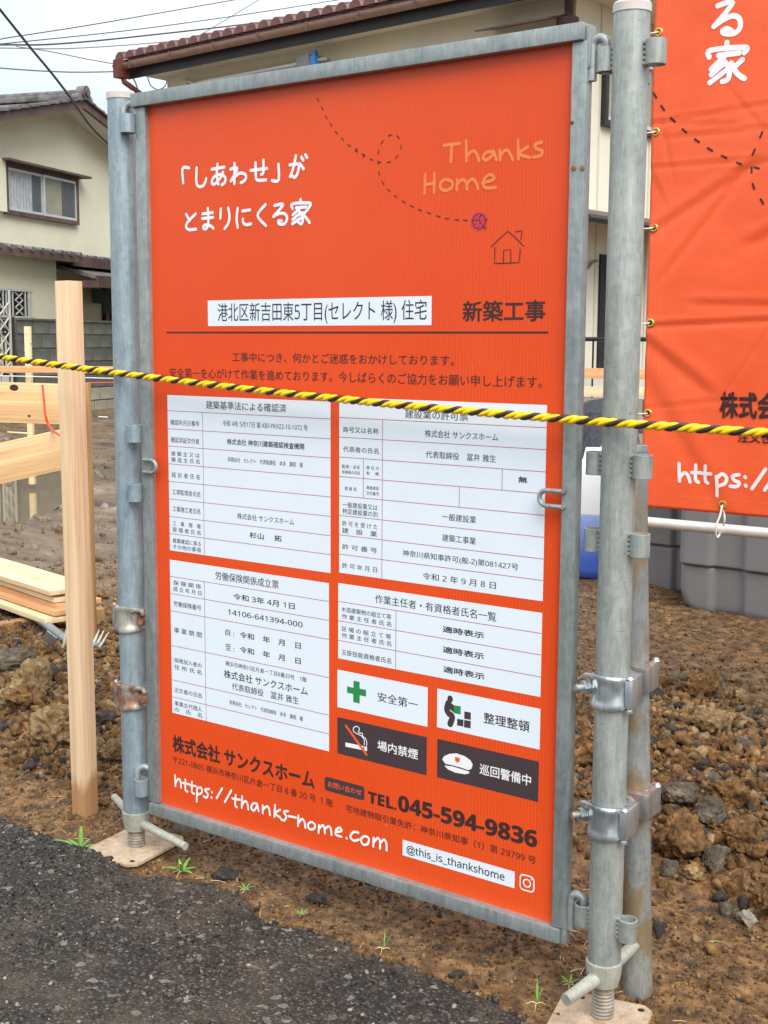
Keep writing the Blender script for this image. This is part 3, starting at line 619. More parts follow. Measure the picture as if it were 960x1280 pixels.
b=bmesh.new(); a=FC.px(393,77,n=-.3); fbox(b,FC,a[0]-.07,a[0]+.07,-.36,-.24,a[1]-.09,a[1]+.07,.02); fbox(b,FC,a[0]-.04,a[0]+.04,-.33,-.27,a[1]+.071,a[1]+.14)
o=part('laundry_clip',b,'blueclip'); o.matrix_world=FC.M; tag(o,'small blue clip on the laundry pole under the maroon roof','clip')
# window hood seen just above the sign, right half
a0=FC.px(618,44); a1=FC.px(708,26)
b=bmesh.new(); lean(b,a0[0],a1[0]-.02,-.40,-.004,a1[1]-.05,a1[1]+.05,.022); wh=in_facade(FC,'window_hood',b,'brown',ch)
window(FC,ch,min(a0[0],a1[0])+.1,max(a0[0],a1[0])-.1,a1[1]-1.5,a1[1]-.3,'brown',[(.05,.5,'curtain')],canopy=False)
# downpipe at the corner and gable return to the right
b=bmesh.new(); tube(b,[(sr_+.06,-.06,0),(sr_+.06,-.06,zSof-.01)],.05,10); fbox(b,FC,sr_-.05,sr_+.17,-.16,-.003,zSof-.55,zSof-.25,.02); in_facade(FC,'corner_downpipe',b,'brown',ch)
# side face of the house, receding from the corner, seen between sign and right post
FS=Facade(FC.at(sr_,0,0),(CDR[1],-CDR[0])); FS.side=True
k=.55
while k<8:
    b=bmesh.new(); fbox(b,FS,k,k+.03,-.012,-.001,-.3,zSof-.01); in_facade(FS,'wall_joint',b,'siding',ch); k+=.62
wz=[FS.px(752,150)[1],FS.px(752,64)[1]]; w0_=FS.px(751,100)[0]
window(FS,ch,w0_+.07,w0_+1.25,wz[0],wz[1],'iron',[(.05,.95,'blind')],canopy=False)
hz=FS.px(745,277,n=-.5)[1]; c0=FS.px(722,281,n=-.5)[0]
b=bmesh.new(); lean(b,c0-.3,c0+3.2,-.75,-.004,hz-.03,hz+.16,.06); in_facade(FS,'side_canopy',b,'brown',ch)
b=bmesh.new(); tube(b,[(c0-.3,-.80,hz-.02),(c0+3.2,-.80,hz-.02)],.045,8); fbox(b,FS,c0+.35,c0+.42,-.86,-.845,hz-.07,hz+.03); in_facade(FS,'canopy_gutter',b,'darkfascia',ch)
d0=FS.px(748,350)[0]; dz=FS.px(750,318)[1]
b=bmesh.new(); fbox(b,FS,d0,d0+.95,-.03,-.004,-.3,dz); in_facade(FS,'dark_doorway',b,'black',ch)
b=bmesh.new(); fbox(b,FS,d0+.42,d0+.50,-.09,-.033,-.3,dz); in_facade(FS,'door_jamb',b,'alu',ch)
b=bmesh.new(); a=[FS.px(726,334,n=-.05),FS.px(735,335,n=-.05),FS.px(740,328,n=-.05),FS.px(746,326,n=-.05)]; tube(b,[(p[0],-.05,p[1]) for p in a],.02,6); in_facade(FS,'conduit',b,'tan_shaded',ch)
FR=Facade(at(742,415,D=13.0),CDR)
hr=thing('porch_railing','thin black railing in front of the beige house side between sign and right post','railing'); hr.matrix_world=FR.M
zr=FR.px(742,424)[1]
b=bmesh.new(); tube(b,[(-1.2,0,zr),(1.2,0,zr)],.022,8); in_facade(FR,'top_rail',b,'iron',hr)
for k in range(-7,8): b=bmesh.new(); tube(b,[(k*.155,0,-.1),(k*.155,0,zr)],.011,6); in_facade(FR,'baluster',b,'iron',hr)
b=bmesh.new(); box(b,-.6,.9,.3,.9,-.1,.85,.04); o=part('step_block',b,'soffit'); o.matrix_world=FR.M; tag(o,'pale step block behind the black railing in the gap','step')
# low block wall behind the jug
FB=Facade(at(742,415,D=11.0),CDR)
lw=thing('block_wall','low brown stained block wall behind the black bag and blue jug','wall'); lw.matrix_world=FB.M
zt=FB.px(742,497)[1]; b=bmesh.new(); fbox(b,FB,-4,4,.012,.14,-.4,zt-.005); in_facade(FB,'mortar_core',b,'mortar',lw)
r=0; z=zt-.1
while z>-.2:
    u=-3.9+(.2 if r%2 else 0)
    while u<3.9:
        o=bpy.data.objects.new('block',blk2); C.objects.link(o); o.parent=lw; o.location=(u,0,z); u+=.4
    z-=.2; r+=1
# ---------------------------------------------------------------- cables in the sky
def cable(name,pts,r,mat,label,group=None,sag=0,n=10):
    P=[at(x,y,D=d) for x,y,d in pts]; b=bmesh.new(); Q=[]
    for i in range(len(P)-1):
        for k in range(n):
            t=k/n; a=P[max(i-1,0)];p=P[i];q=P[i+1];c=P[min(i+2,len(P)-1)]
            Q.append(.5*((2*p)+(-a+q)*t+(2*a-5*p+4*q-c)*t*t+(-a+3*p-3*q+c)*t**3))
    Q.append(P[-1]); tube(b,Q,r,6)
    o=part(name,b,mat); tag(o,label,'cable',group); return o
cable('power_cable',[(-60,63,16),(0,49,17),(120,30,19),(297,-1,22),(400,-20,24)],.008,'cable','topmost straight power cable rising from the left edge','overhead cables')
cable('power_cable',[(-60,60,16),(0,55,17),(177,36,20),(340,13,23),(470,-8,26)],.008,'cable','power cable second from the top passing over the maroon roof','overhead cables')
cable('power_cable',[(-60,58,16),(0,56,17),(70,55,18),(177,45,20),(340,26,23),(440,10,26),(560,-12,30)],.013,'cable','thick twisted power cable just below the two thin ones','overhead cables')
cable('power_cable',[(-60,60,16),(0,60,17),(100,60,18),(240,49,21),(340,35,24),(430,18,27),(560,-8,30)],.008,'cable_g','lowest of the near level cables running behind the roof ridge','overhead cables')
cable('power_cable',[(225,52,24),(245,46,24),(270,32,25),(300,14,26),(328,-3,27)],.007,'cable','thin cable branching up steeply above the left end of the maroon roof','overhead cables')
cable('service_wire',[(20,58,18),(60,64,18),(110,74,18.5),(150,81,19.3)],.007,'cable_g','thin service wire dropping to the gutter corner of the tiled house','overhead cables')
cable('service_wire',[(-60,80,17),(0,85,17.5),(40,88,18),(84,90,18.5),(120,90,19),(158,89,19.6)],.010,'cable_g','slack grey service wire ending at the bracket under the maroon eaves','overhead cables')
cable('telephone_wire',[(-30,-25,15),(0,12,15.5),(20,37,16),(40,62,16.5),(65,92,17),(88,122,17.5),(112,156,18.2),(136,180,19),(150,188,20)],.017,'cable','thick black wire sagging steeply down to the grey tiled roof','overhead cables')
cable('drop_wire',[(158,89,19.6),(166,97,19.5),(171,108,19.5),(174,120,19.4)],.010,'cable_g','short drop wire hanging from the eaves bracket beside the left post top','overhead cables')
cable('drop_wire',[(184,94,19.5),(188,106,19.5),(197,112,19.5),(206,108,19.6),(209,100,19.7)],.008,'cable_g','small looped wire under the corner of the maroon roof','overhead cables')
# ================================================================ THE ORANGE SITE SIGN
sg=wthing('site_sign','large orange construction notice board in a galvanised steel frame with white tables','sign',(.5,0,.106))
def P2(x,y,Y=0.0):
    p=at(x,y,Y=Y); return float(p[0]),float(p[2])
b=bmesh.new(); box(b,-.012,1.015,0,.004,.120,1.672); part('panel',b,'panel',sg)
# rails (hollow section shown by a thin lip on the front face)
def rail(name,x0,x1,z0,z1,y0=-.0125,y1=.008,bev=.002):
    b=bmesh.new(); box(b,x0,x1,y0,y1,z0,z1,bev); return part(name,b,'zinc',sg)
rail('side_rail',-.033,-.0035,.134,1.6635); rail('side_rail',1.0085,1.0365,.134,1.6635)
tr=rail('top_rail',-.040,1.031,1.664,1.692,-.020,.012); br=rail('bottom_rail',-.027,1.026,.106,.1325,-.018,.012)
b=bmesh.new(); box(b,1.0315,1.041,-.010,.010,1.62,1.688,.002); part('corner_plate',b,'zinc',tr)
b=bmesh.new(); box(b,1.0265,1.036,-.010,.010,.104,.1335,.002); part('corner_plate',b,'zinc',br)
for (x,y,r) in ((716.5,210,.0050),(727.5,210,.0048),(714.5,153,.0035)):
    u,z=P2(x,y,-.014); b=bmesh.new(); lathe(b,0,0,[(r,0),(r*.9,.0012),(r*.5,.002)],12)
    bmesh.ops.transform(b,matrix=Matrix.Translation((u,-.0126,z))@Matrix.Rotation(math.pi/2,4,'X'),verts=b.verts); part('rusty_bolt',b,'rust',sg)
# bent rods hooking the frame into the post collars
def hook(x0,x1,z,parent,y1=0):
    s=1 if x1>x0 else -1; r=.0078; m=(x0+x1)/2; R=abs(x1-x0)/2
    pts=[(x0,0,z-.045),(x0,0,z+.01)]+[(m-s*R*math.cos(math.pi*k/10),y1*k/10,z+.01+R*math.sin(math.pi*k/10)) for k in range(1,10)]+[(x1,y1,z+.01),(x1,y1,z-.035)]
    b=bmesh.new(); tube(b,pts,r,12); part('hook',b,'zinc',parent)
LX,RX=-.089,1.1085          # axes of the two front posts
hook(-.0330,LX+.0300,1.650,sg,-.021); hook(1.0400,RX-.0450,1.645,sg,.004); hook(-.0330,LX+.0300,.188,sg,-.021); hook(1.0400,RX-.0450,.178,sg,.004)
# U shaped panel latches
for (x,s_) in ((-.022,1),(1.0135,-1)):
    b=bmesh.new(); z=.902 if s_>0 else .908; L=.040 if s_>0 else .045; r=.0042; h=.0135
    pts=[(x,-.0185,z+h),(x+s_*(L-h),-.0185,z+h)]+[(x+s_*(L-h+h*math.sin(math.pi*k/8)),-.0185,z+h*math.cos(math.pi*k/8)) for k in range(1,8)]+[(x+s_*(L-h),-.0185,z-h),(x,-.0185,z-h)]
    tube(b,pts,r,10); tube(b,[(x,-.0145,z-h),(x,-.0185,z-h)],r,8); tube(b,[(x,-.0145,z+h),(x,-.0185,z+h)],r,8); part('latch',b,'zinc',sg)
# ---- printing helpers
def quadrect(c,y=-.0006):
    P=[P2(*p) for p in c]; x0=(P[0][0]+P[3][0])/2; x1=(P[1][0]+P[2][0])/2; z1=(P[0][1]+P[1][1])/2; z0=(P[2][1]+P[3][1])/2
    return x0,x1,z0,z1
def sheet(name,c,mat,parent,y=-.00025):
    x0,x1,z0,z1=quadrect(c); b=bmesh.new(); box(b,x0,x1,y,-.00005,z0,z1); return part(name,b,mat,parent),(x0,x1,z0,z1)
_cache={}
def text_mesh(s,bold=0):
    cu=bpy.data.curves.new('t','FONT'); cu.body=s; cu.size=1; cu.offset=bold; cu.resolution_u=3; cu.fill_mode='FRONT'
    o=bpy.data.objects.new('t',cu); C.objects.link(o); dg=bpy.context.evaluated_depsgraph_get(); me=bpy.data.meshes.new_from_object(o.evaluated_get(dg))
    C.objects.unlink(o); bpy.data.objects.remove(o); bpy.data.curves.remove(cu)
    co=np.empty(len(me.vertices)*3); me.vertices.foreach_get('co',co); return me,co.reshape(-1,3)
def sans(s,heavy):
    out=''
    for ch in s:
        o=ord(ch)
        if 48<=o<=57: out+=chr((0x1D7EC if heavy else 0x1D7E2)+o-48)
        elif 65<=o<=90: out+=chr((0x1D5D4 if heavy else 0x1D5A0)+o-65)
        elif 97<=o<=122: out+=chr((0x1D5EE if heavy else 0x1D5BA)+o-97)
        else: out+=ch
    return out
def lettering(s,pl,pr,hpx,mat,parent,bold=0,y=-.00045,Y=0.0,name='lettering',warp=None,ly=0):
    me,co=text_mesh(sans(s,bold>=.02),0); a=P2(*pl,Y=Y); c=P2(*pr,Y=Y); mxp=((pl[0]+pr[0])/2,(pl[1]+pr[1])/2)
    h=abs(P2(mxp[0],mxp[1]-hpx/2,Y)[1]-P2(mxp[0],mxp[1]+hpx/2,Y)[1]); zc=(a[1]+c[1])/2
    lo,hi=co.min(0),co.max(0); out=np.empty_like(co)
    out[:,0]=a[0]+(co[:,0]-lo[0])/(hi[0]-lo[0])*(c[0]-a[0]); out[:,1]=Y+y; out[:,2]=zc-h/2+(co[:,1]-lo[1])/(hi[1]-lo[1])*h
    if warp: out[:,1]+=np.array([warp(float(a_),float(c_)) for a_,c_ in out[:,[0,2]]])
    me.vertices.foreach_set('co',out.ravel()); me.update(); me.materials.clear(); me.name=name
    if bold:          # heavier print: the outline struck again around itself, a hair apart
        em=h*1.05; ex=(c[0]-a[0])/max(.001,(hi[0]-lo[0])); e=bold*.9
        sh=[(1,0),(-1,0)] if bold<.012 else [(1,0),(-1,0),(0,1),(0,-1)] if bold<.02 else [(math.cos(k*math.pi/4),math.sin(k*math.pi/4)) for k in range(8)]
        B=bmesh.new(); B.from_mesh(me); tmp=B.copy(); src=[v.co.copy() for v in B.verts]; fs=[[v.index for v in f.verts] for f in B.faces]
        for k,(dx,dz) in enumerate(sh):
            nv=[B.verts.new(p+Vector((dx*e*ex,-.000004*(k+1),dz*e*em))) for p in src]
            for f in fs: B.faces.new([nv[i] for i in f])
        tmp.free(); B.to_mesh(me); B.free()
    return link(name,me,mat,parent)
def strokes(name,lst,width,mat,parent,off=(0,0),sc=1,Y=0.0,y=-.00045,sm=True,closed=False,warp=None,lift1=.0000012,lift2=.000003):
    b=bmesh.new(); lift=0
    for st in lst:
        P=[P2(off[0]+p[0]/sc,off[1]+p[1]/sc,Y) for p in st]
        if sm and len(P)>2:
            Q=[]
            for i in range(len(P)-1):
                a=P[max(i-1,0)];p=P[i];q=P[i+1];c=P[min(i+2,len(P)-1)]
                for k in range(5):
                    t=k/5; Q.append(tuple(.5*((2*p[j])+(-a[j]+q[j])*t+(2*a[j]-5*p[j]+4*q[j]-c[j])*t*t+(-a[j]+3*p[j]-3*q[j]+c[j])*t**3) for j in (0,1)))
            Q.append(P[-1]); P=Q
        n_=len(P); L=[];R=[]; hw=width/2
        for i,p in enumerate(P):
            a=P[max(i-1,0)];c=P[min(i+1,n_-1)]; dx,dz=c[0]-a[0],c[1]-a[1]; l=math.hypot(dx,dz) or 1; nx,nz=-dz/l*hw,dx/l*hw
            def wp(x,z): 
                return (x,Y+y-lift+(warp(x,z) if warp else 0),z)
            L.append(b.verts.new(wp(p[0]+nx,p[1]+nz))); R.append(b.verts.new(wp(p[0]-nx,p[1]-nz))); lift+=lift1
        for i in range(n_-1): b.faces.new((R[i],R[i+1],L[i+1],L[i]))
        for end in (0,n_-1):          # round caps
            p=P[end]; q=P[1] if end==0 else P[-2]; ang=math.atan2(p[1]-q[1],p[0]-q[0]); vs=[]
            for k in range(9):
                t=ang-math.pi/2+math.pi*k/8; x,z=p[0]+hw*math.cos(t),p[1]+hw*math.sin(t); vs.append(b.verts.new((x,Y+y-lift+(warp(x,z) if warp else 0),z)))
            b.faces.new(vs)
        lift+=lift2
    me=bpy.data.meshes.new(name); bmesh.ops.recalc_face_normals(b,faces=b.faces); b.to_mesh(me); b.free(); return link(name,me,mat,parent)
Z1=dict(off=(200,100),sc=3.692)
HEAD=[[(108,475),(105,408),(135,406)],[(170,405),(168,460),(174,487),(192,492),(207,478),(214,455)],
[(240,412),(298,402)],[(266,388),(263,440),(270,480)],[(292,425),(275,458),(250,482),(240,470),(252,446),(280,436),(302,450),(300,472),(286,484)],
[(345,385),(344,478)],[(326,412),(358,408),(328,466)],[(328,466),(365,432),(392,434),(398,450),(390,465),(374,474)],
[(420,418),(495,408)],[(478,370),(478,425),(468,436)],[(442,382),(444,450),(456,463),(490,461)],[(548,390),(548,462),(518,464)],
[(600,392),(638,388),(642,402),(636,430),(624,449),(612,444)],[(628,350),(618,400),(602,446)],[(646,386),(664,410)],[(654,356),(662,370)],[(672,346),(680,358)],
[(122,620),(138,648)],[(166,618),(130,655),(122,678),(136,691),(168,688)],
[(198,618),(245,612)],[(196,640),(246,634)],[(222,592),(224,664),(212,688),(200,682),(208,670),(228,670),(248,684)],
[(282,595),(280,638)],[(316,590),(322,630),(316,662),(300,686)],[(360,592),(355,640),(360,680)],[(382,605),(416,600)],[(384,642),(386,660),(400,668),(421,664)],
[(488,575),(452,625),(490,672)],[(530,580),(570,575),(525,630)],[(525,630),(550,617),(578,618),(588,640),(575,664),(552,664),(548,650),(562,650)],
[(650,552),(650,566)],[(613,594),(614,572),(692,568),(690,588)],[(630,590),(677,586)],[(650,590),(615,622)],[(640,602),(660,632),(655,664),(640,656)],[(646,618),(614,644)],[(654,636),(612,664)],[(684,598),(666,616)],[(658,612),(692,658)]]
strokes('handwritten_heading',HEAD,.0062,'white_ink',sg,**Z1)
Z2=dict(off=(440,140),sc=3.4286)
TH=[[(395,143),(463,135)],[(429,142),(424,214)],[(490,124),(491,210)],[(491,192),(515,168),(532,174),(546,208)],[(606,170),(580,172),(562,192),(572,206),(592,196),(606,178)],[(608,170),(620,204)],
[(634,164),(636,206)],[(636,186),(658,164),(674,172),(690,204)],[(712,120),(714,202)],[(754,150),(717,178),(762,196)],[(814,130),(786,139),(790,156),(816,168),(808,187),(778,194)],
[(314,268),(312,350)],[(354,262),(352,344)],[(314,312),(353,305)],[(404,288),(382,302),(380,326),(402,337),(428,324),(430,300),(404,288)],[(452,290),(450,334)],[(452,308),(474,290),(490,302),(494,332)],[(494,308),(514,288),(532,300),(541,330)],[(560,304),(604,292),(608,276),(586,270),(564,296),(572,324),(616,324)]]
strokes('handwritten_name',TH,.0058,'peach',sg,**Z2)
HS=[[(597,578),(630,545),(668,511),(700,538),(737,574)],[(612,580),(613,615),(611,649),(660,648),(717,645),(721,588)],[(650,645),(650,592),(680,590),(681,642)],[(702,513),(729,510),(725,547)]]
strokes('house_drawing',HS,.0019,'brown_ink',sg,sm=False,**Z2)
def dashes(pts,L,width,mat,parent,off,sc,Y=0.0,y=-.00045,warp=None,name='dashed_trail'):
    S_=[]
    for i,p in enumerate(pts):
        a=pts[max(i-1,0)];c=pts[min(i+1,len(pts)-1)]; l=math.hypot(c[0]-a[0],c[1]-a[1]); dx,dy=(c[0]-a[0])/l*L/2,(c[1]-a[1])/l*L/2; S_.append([(p[0]-dx,p[1]-dy),(p[0]+dx,p[1]+dy)])
    o=strokes(name,S_,width,mat,parent,off,sc,Y,y,False,warp=warp); o['kind']='stuff'; return o
D1=[(730,92),(750,132),(768,172),(790,208),(815,243),(843,273),(873,302),(906,327),(940,349)]
D1=[((x/3.692+200-440)*3.4286,(y/3.692+100-140)*3.4286) for x,y in D1]
D2=D1+[(20,162),(50,184),(85,204),(118,215),(158,215),(193,192),(211,150),(198,107),(163,100),(130,130),(114,172),(113,218),(117,263),(133,303),(158,335),(188,362),(222,385),(257,404),(292,420),(330,433),(370,447),(408,457),(450,462),(486,464)]
dashes(D2,15,.0021,'brown_ink',sg,**Z2)
# beetle at the end of the trail
def disc(name,c,rx,rz,mat,parent,y,n=24):
    u,z=P2(*c); b=bmesh.new(); b.faces.new([b.verts.new((u+rx*math.cos(2*math.pi*k/n),y,z+rz*math.sin(2*math.pi*k/n))) for k in range(n)]); return link(name,b,mat,parent)
bc=(440+544/3.4286,140+468/3.4286)
lb=disc('beetle_drawing',bc,.0165,.0165,'magenta',sg,-.0004)
strokes('beetle_outline',[[(517,468),(524,446),(545,436),(566,446),(574,468),(566,492),(545,502),(524,492),(517,468)],[(520,466),(545,462),(556,438)],[(545,462),(566,496)],[(574,462),(580,458)],[(570,490),(574,504)],[(532,452),(534,454)],[(545,448),(547,450)],[(530,480),(532,483)],[(542,490),(544,492)],[(546,476),(548,478)],[(562,462),(563,465)]],.0016,'brown_ink',lb,sm=False,y=-.0006,**Z2)
# title sticker, title, rule, two sentences
sk,_=sheet('title_sticker',[(259.7,377.3),(539.5,368),(539.5,404.8),(260.3,409)],'white_vinyl',sg)
lettering('港北区新吉田東5丁目(セレクト 様) 住宅',(272.4,393.3),(533.5,387.9),28,'ink',sk,.004)
lettering('新築工事',(579,389.4),(681.5,388),25.5,'brown_ink',sg,.020)
r0,r1=P2(208.3,417.8),P2(685.6,412.7); zz=(r0[1]+r1[1])/2
b=bmesh.new(); box(b,r0[0],r1[0],-.0005,-.0001,zz-.0016,zz+.0016); part('rule',b,'brown_ink',sg)
lettering('工事中につき、何かとご迷惑をおかけしております。',(290.4,447.6),(567.7,449.0),12.5,'brown_ink',sg,.006)
lettering('安全第一を心がけて作業を進めております。今しばらくのご協力をお願い申し上げます。',(212,467.8),(677.7,475.0),13.5,'brown_ink',sg,.006)
# ---- the four white tables
def table(c,rows,cols,extra=()):
    o,(x0,x1,z0,z1)=sheet('notice_table',c,'white_vinyl',sg); b=bmesh.new(); t=.0006
    zr=[]
    for (xl,yl,xr,yr) in rows:
        z=(P2(xl,yl)[1]+P2(xr,yr)[1])/2; zr.append(z); box(b,x0+.0002,x1-.0002,-.0004,-.0001,z-t,z+t)
    zs=zr+[z0]
    for (x,y,xb,yb,ra,rb) in cols:
        u=(P2(x,y)[0]+P2(xb,yb)[0])/2; box(b,u-t,u+t,-.00042,-.0001,zs[rb]+t,zs[ra]-t)
    k=part('ruled_lines',b,'red_line',o); k['kind']='stuff'
    return o
t1=table([(209.2,493.3),(413.8,502.5),(412.6,714.7),(212.6,689.2)],
 [(210,513.9,413.8,522.9),(210.5,536.6,413.7,547.8),(211,558.4,413.6,571.4),(211.3,580.4,413.4,596.2),(211.6,602.6,413.2,620),(212,624.4,413,644.5),(212.2,646.4,412.8,668.4),(212.4,667.9,412.6,692)],
 [(253.4,516.7,255.5,694,0,8)])
def T(s,x0,y0,x1,y1,h,par,bold=.008,mat='ink'): return lettering(s,(x0,y0),(x1,y1),h,mat,par,bold)
for a in [('建築基準法による確認済',257.7,505.7,358,510.5,10.5),('確認年月日番号',213.3,528.1,249.3,529.3,7),('令和 4年 5月17日 第 KBI-YKH22-10-1072 号',278.4,529.3,384.7,534.3,7.6),
 ('確認済証交付者',213.7,549.9,249.3,551.5,7),('株式会社 神奈川建築確認検査機関',284,552.2,380.3,557.9,7.6,.018),
 ('建 築 主 又 は',214.2,567,249.7,569,6),('築 造 主 氏 名',214.4,574.4,249.7,577,6),('有限会社　セレクト　代表取締役　本多　康昭　様',285,574.6,378.7,580.8,6.2),
 ('設 計 者 氏 名',214.9,593.9,250,595.7,6.6),('工事監理者氏名',215.6,614.7,250.4,618,6.8),('工事施工者氏名',216,635.8,250.6,639.5,6.8),('株式会社 サンクスホーム',296.7,645,367.7,652.3,7.6),
 ('工　事　現　場',216,654.2,250.9,657.8,6),('管 理 者 氏 名',216,662.2,250.9,665.6,6),('杉山　 拓',312.3,669,352,673,7.4,.02),('建築確認に係る',216,676,251.3,679.4,6),('その他の事項',216.5,683.5,251.3,687.2,6)]:
    T(*a[:6],t1,*(a[6:] or (.008,)))
t2=table([(213,700.3),(412,728.3),(410.6,938.6),(214.9,891)],
 [(213.5,720.9,411.8,751.4),(213.8,742.5,411.6,774.8),(214,763.8,411.5,798.8),(214.3,806.6,411.2,847),(214.5,849.3,411,894),(214.7,870.3,410.8,917.6)],
 [(256,727,257.3,901,0,6)])
for a in [('労働保険関係成立票',269.4,719.8,348.5,730.1,10.6),('保 険 関 係',216.7,728.5,251.6,733,6),('成 立 年 月 日',216.7,736.3,252,740.9,6),('令和 3年 4月 1日',292,746,368.4,757,8,.014),
 ('労働保険番号',217.2,754.9,251.6,759.4,6.8),('14106-641394-000',285.2,765.2,378.3,780.5,6.6,.012),('事 業 期 間',217.6,788,252.2,793,6.8),
 ('自 :',282,790,292.8,791.6,8),('令和　年　月　日',300,793.6,376,806.9,7.8,.016),('至 :',282,808.7,292.8,810.3,8),('令和　年　月　日',300,812,376,826,7.8,.016),
 ('保険加入者の',217.9,825.7,252.2,831,6),('住 所 氏 名',217.9,834,252.2,839.9,6),('横浜市神奈川区片倉一丁目8番20号　1階',282,829.3,383.3,849.3,6.2),
 ('株式会社 サンクスホーム',280.2,842.4,384.7,863.7,10.5,.012),('代表取締役　冨井 雅生',290,857.7,373.7,876,9.2),('注文者の氏名',217.9,862.3,252.5,869.4,6.2),
 ('有限会社　セレクト　代表取締役　本多　康昭　様',287,877.5,378.7,898.5,5.8),('事業主代理人',218.3,879,252.7,886.6,6),('の　氏　名',218.3,886.6,252.7,894,6)]:
    T(*a[:6],t2,*(a[6:] or (.008,)))
t3=table([(424.4,496.5),(683,506.3),(679.3,749.6),(423.9,717.5)],
 [(424.6,523.4,682.2,532.8),(424.4,547.8,682,560.3),(424.3,572.5,681.6,588.4),(424.2,596.9,681.2,615.6),(424.1,621.6,680.6,642),(424,645.6,680.2,670),(424,670,680,697),(423.9,693.7,679.6,724.3)],
 [(479,526.6,476.8,723.7,0,8),(454.7,575,454,623,2,4),(627.8,586,627.8,611,2,3),(574.7,607.8,573.8,632,3,4)])
for a in [('建設業の許可票',506.6,516.3,585.3,521.9,10.8),('商号又は名称',429,536.9,473.4,539,7.2),('株式会社 サンクスホーム',531.3,542.2,622.8,546.3,9.2),('代表者の氏名',429,561,473.4,564,7.2),('代表取締役　冨井 雅生',532.5,568,620.3,573.4,9.2),
 ('監理・主任',427.5,582.8,450,584.4,4.6),('技術者の氏名',427.5,589.7,450,591.3,4.6),('専 任 の',458,584.4,473.8,585.6,4.6),('有　 無',458,591.3,473.8,592.5,4.6),('無',648.3,599.4,659,600,7.5,.03),
 ('資 格 名',431,610.3,445.6,611.6,5),('資格者証',458,609.4,473.8,610.6,4.6),('交付番号',458,616.3,473.8,617.5,4.6),
 ('一般建設業又は',428.4,630.8,472,634.3,7),('特定建設業の別',428.4,639.1,472,642.7,7),('一般建設業',553,646.2,595.2,649.2,9),
 ('許 可 を 受 け た',427.8,654.5,472,658.1,6.6),('建　設　業',427.8,663.4,471.4,667,6.8),('建築工事業',553,672.3,595,675.9,9),
 ('許 可 番 号',427.8,683.6,471.4,687.8,6.8),('神奈川県知事許可(般-2)第081427号',503.5,693,648,708,9.6),('許 可 年 月 日',427.8,707,471.4,711.8,6.8),('令和 2 年 9 月 8 日',528.4,720.7,619.9,730.8,9)]:
    T(*a[:6],t3,*(a[6:] or (.008,)))
t4=table([(423.3,729.8),(677.8,765.1),(675.7,870),(422.3,823.9)],
 [(423.2,752.7,677.5,790.7),(423,777,677,817.4),(422.8,801.7,676.5,844.7)],[(495.2,764,494.6,838,0,3)])
for a in [('作業主任者・有資格者氏名一覧',469.3,749,620.5,770.5,11.2),('木造建築物の組立て等',426.9,762.5,489.2,769.9,6.6),('作 業 主 任 者 氏 名',427.5,770.5,489.2,780,6.4),('足 場 の 組 立 て 等',426.9,786.8,489.2,794.8,6.4),('作 業 主 任 者 氏 名',427.5,794.2,489.2,804.6,6.4),
 ('玉掛技能資格者氏名',426.9,815.6,489.2,825.4,7),('適時表示',553.7,786.8,605,793.6,8,.022),('適時表示',553.7,812,605,820,8,.022),('適時表示',554.5,837.3,605.6,844.7,8,.022)]:
    T(*a[:6],t4,*(a[6:] or (.008,)))
# ---- four pictogram plates
Z4=dict(off=(415,830),sc=3.368)
pA,_=sheet('safety_plate',[(421.8,837.4),(534.7,858.8),(534.4,907.8),(421.8,884.3)],'white_vinyl',sg)
pB,_=sheet('tidy_plate',[(546.5,861.2),(675.4,885.5),(674.8,936.3),(546.5,909.6)],'white_vinyl',sg)
pC,_=sheet('smoking_plate',[(421.8,896.2),(533.8,921.4),(533.2,968.7),(421.8,942)],'brown_box',sg)
pD,_=sheet('patrol_plate',[(546.5,924.4),(673.9,951),(672.7,1001.3),(546.5,972.5)],'brown_box',sg)
T('安全第一',472.3,871.6,522.5,879.9,12,pA,.010,'brown_ink'); T('整理整頓',605,898.3,662,907.2,13.5,pB,.012,'brown_ink')
T('場内禁煙',472,932.4,522.5,942.2,12.5,pC,.014,'white_ink'); T('巡回警備中',599.7,962,663.8,974.6,13.5,pD,.014,'white_ink')
def poly(name,pts,mat,parent,y=-.00045,off=(415,830),sc=3.368):
    b=bmesh.new(); b.faces.new([b.verts.new((P2(off[0]+x/sc,off[1]+y_/sc)[0],y,P2(off[0]+x/sc,off[1]+y_/sc)[1])) for x,y_ in pts]); return link(name,b,mat,parent)
poly('green_cross',[(91,70),(117,75),(117,103),(144,109),(144,137),(117,131),(117,166),(90,160),(90,126),(64,120),(64,94),(91,100)],'green',pA)
g_=strokes('porter_figure',[[(490,165),(484,190),(492,208)],[(492,208),(507,222),(498,252)],[(494,172),(512,188)]],.0125,'brown_box',pB,**Z4)
disc('porter_head',(415+498/3.368,830+147/3.368),.0062,.0068,'brown_box',pB,-.0006)
poly('green_box',[(514,173),(543,178),(542,211),(513,205)],'green',pB,-.0008)
for c_ in ([(558,199),(585,204),(585,235),(557,230)],[(528,230),(554,235),(553,263),(527,258)],[(557,235),(585,240),(584,271),(556,266)]): poly('dark_box',c_,'brown_box',pB)
poly('cigarette',[(57,330),(133,345),(133,363),(57,347)],'white_ink',pC); poly('cigarette_tip',[(137,346),(148,348),(148,366),(137,364)],'white_ink',pC)
strokes('smoke',[[(92,268),(90,280),(100,290),(120,300),(140,312),(146,325),(147,343)],[(92,268),(104,262),(116,272),(112,288),(128,292),(128,308)],[(128,308),(136,318),(137,340)]],.0019,'white_ink',pC,**Z4)
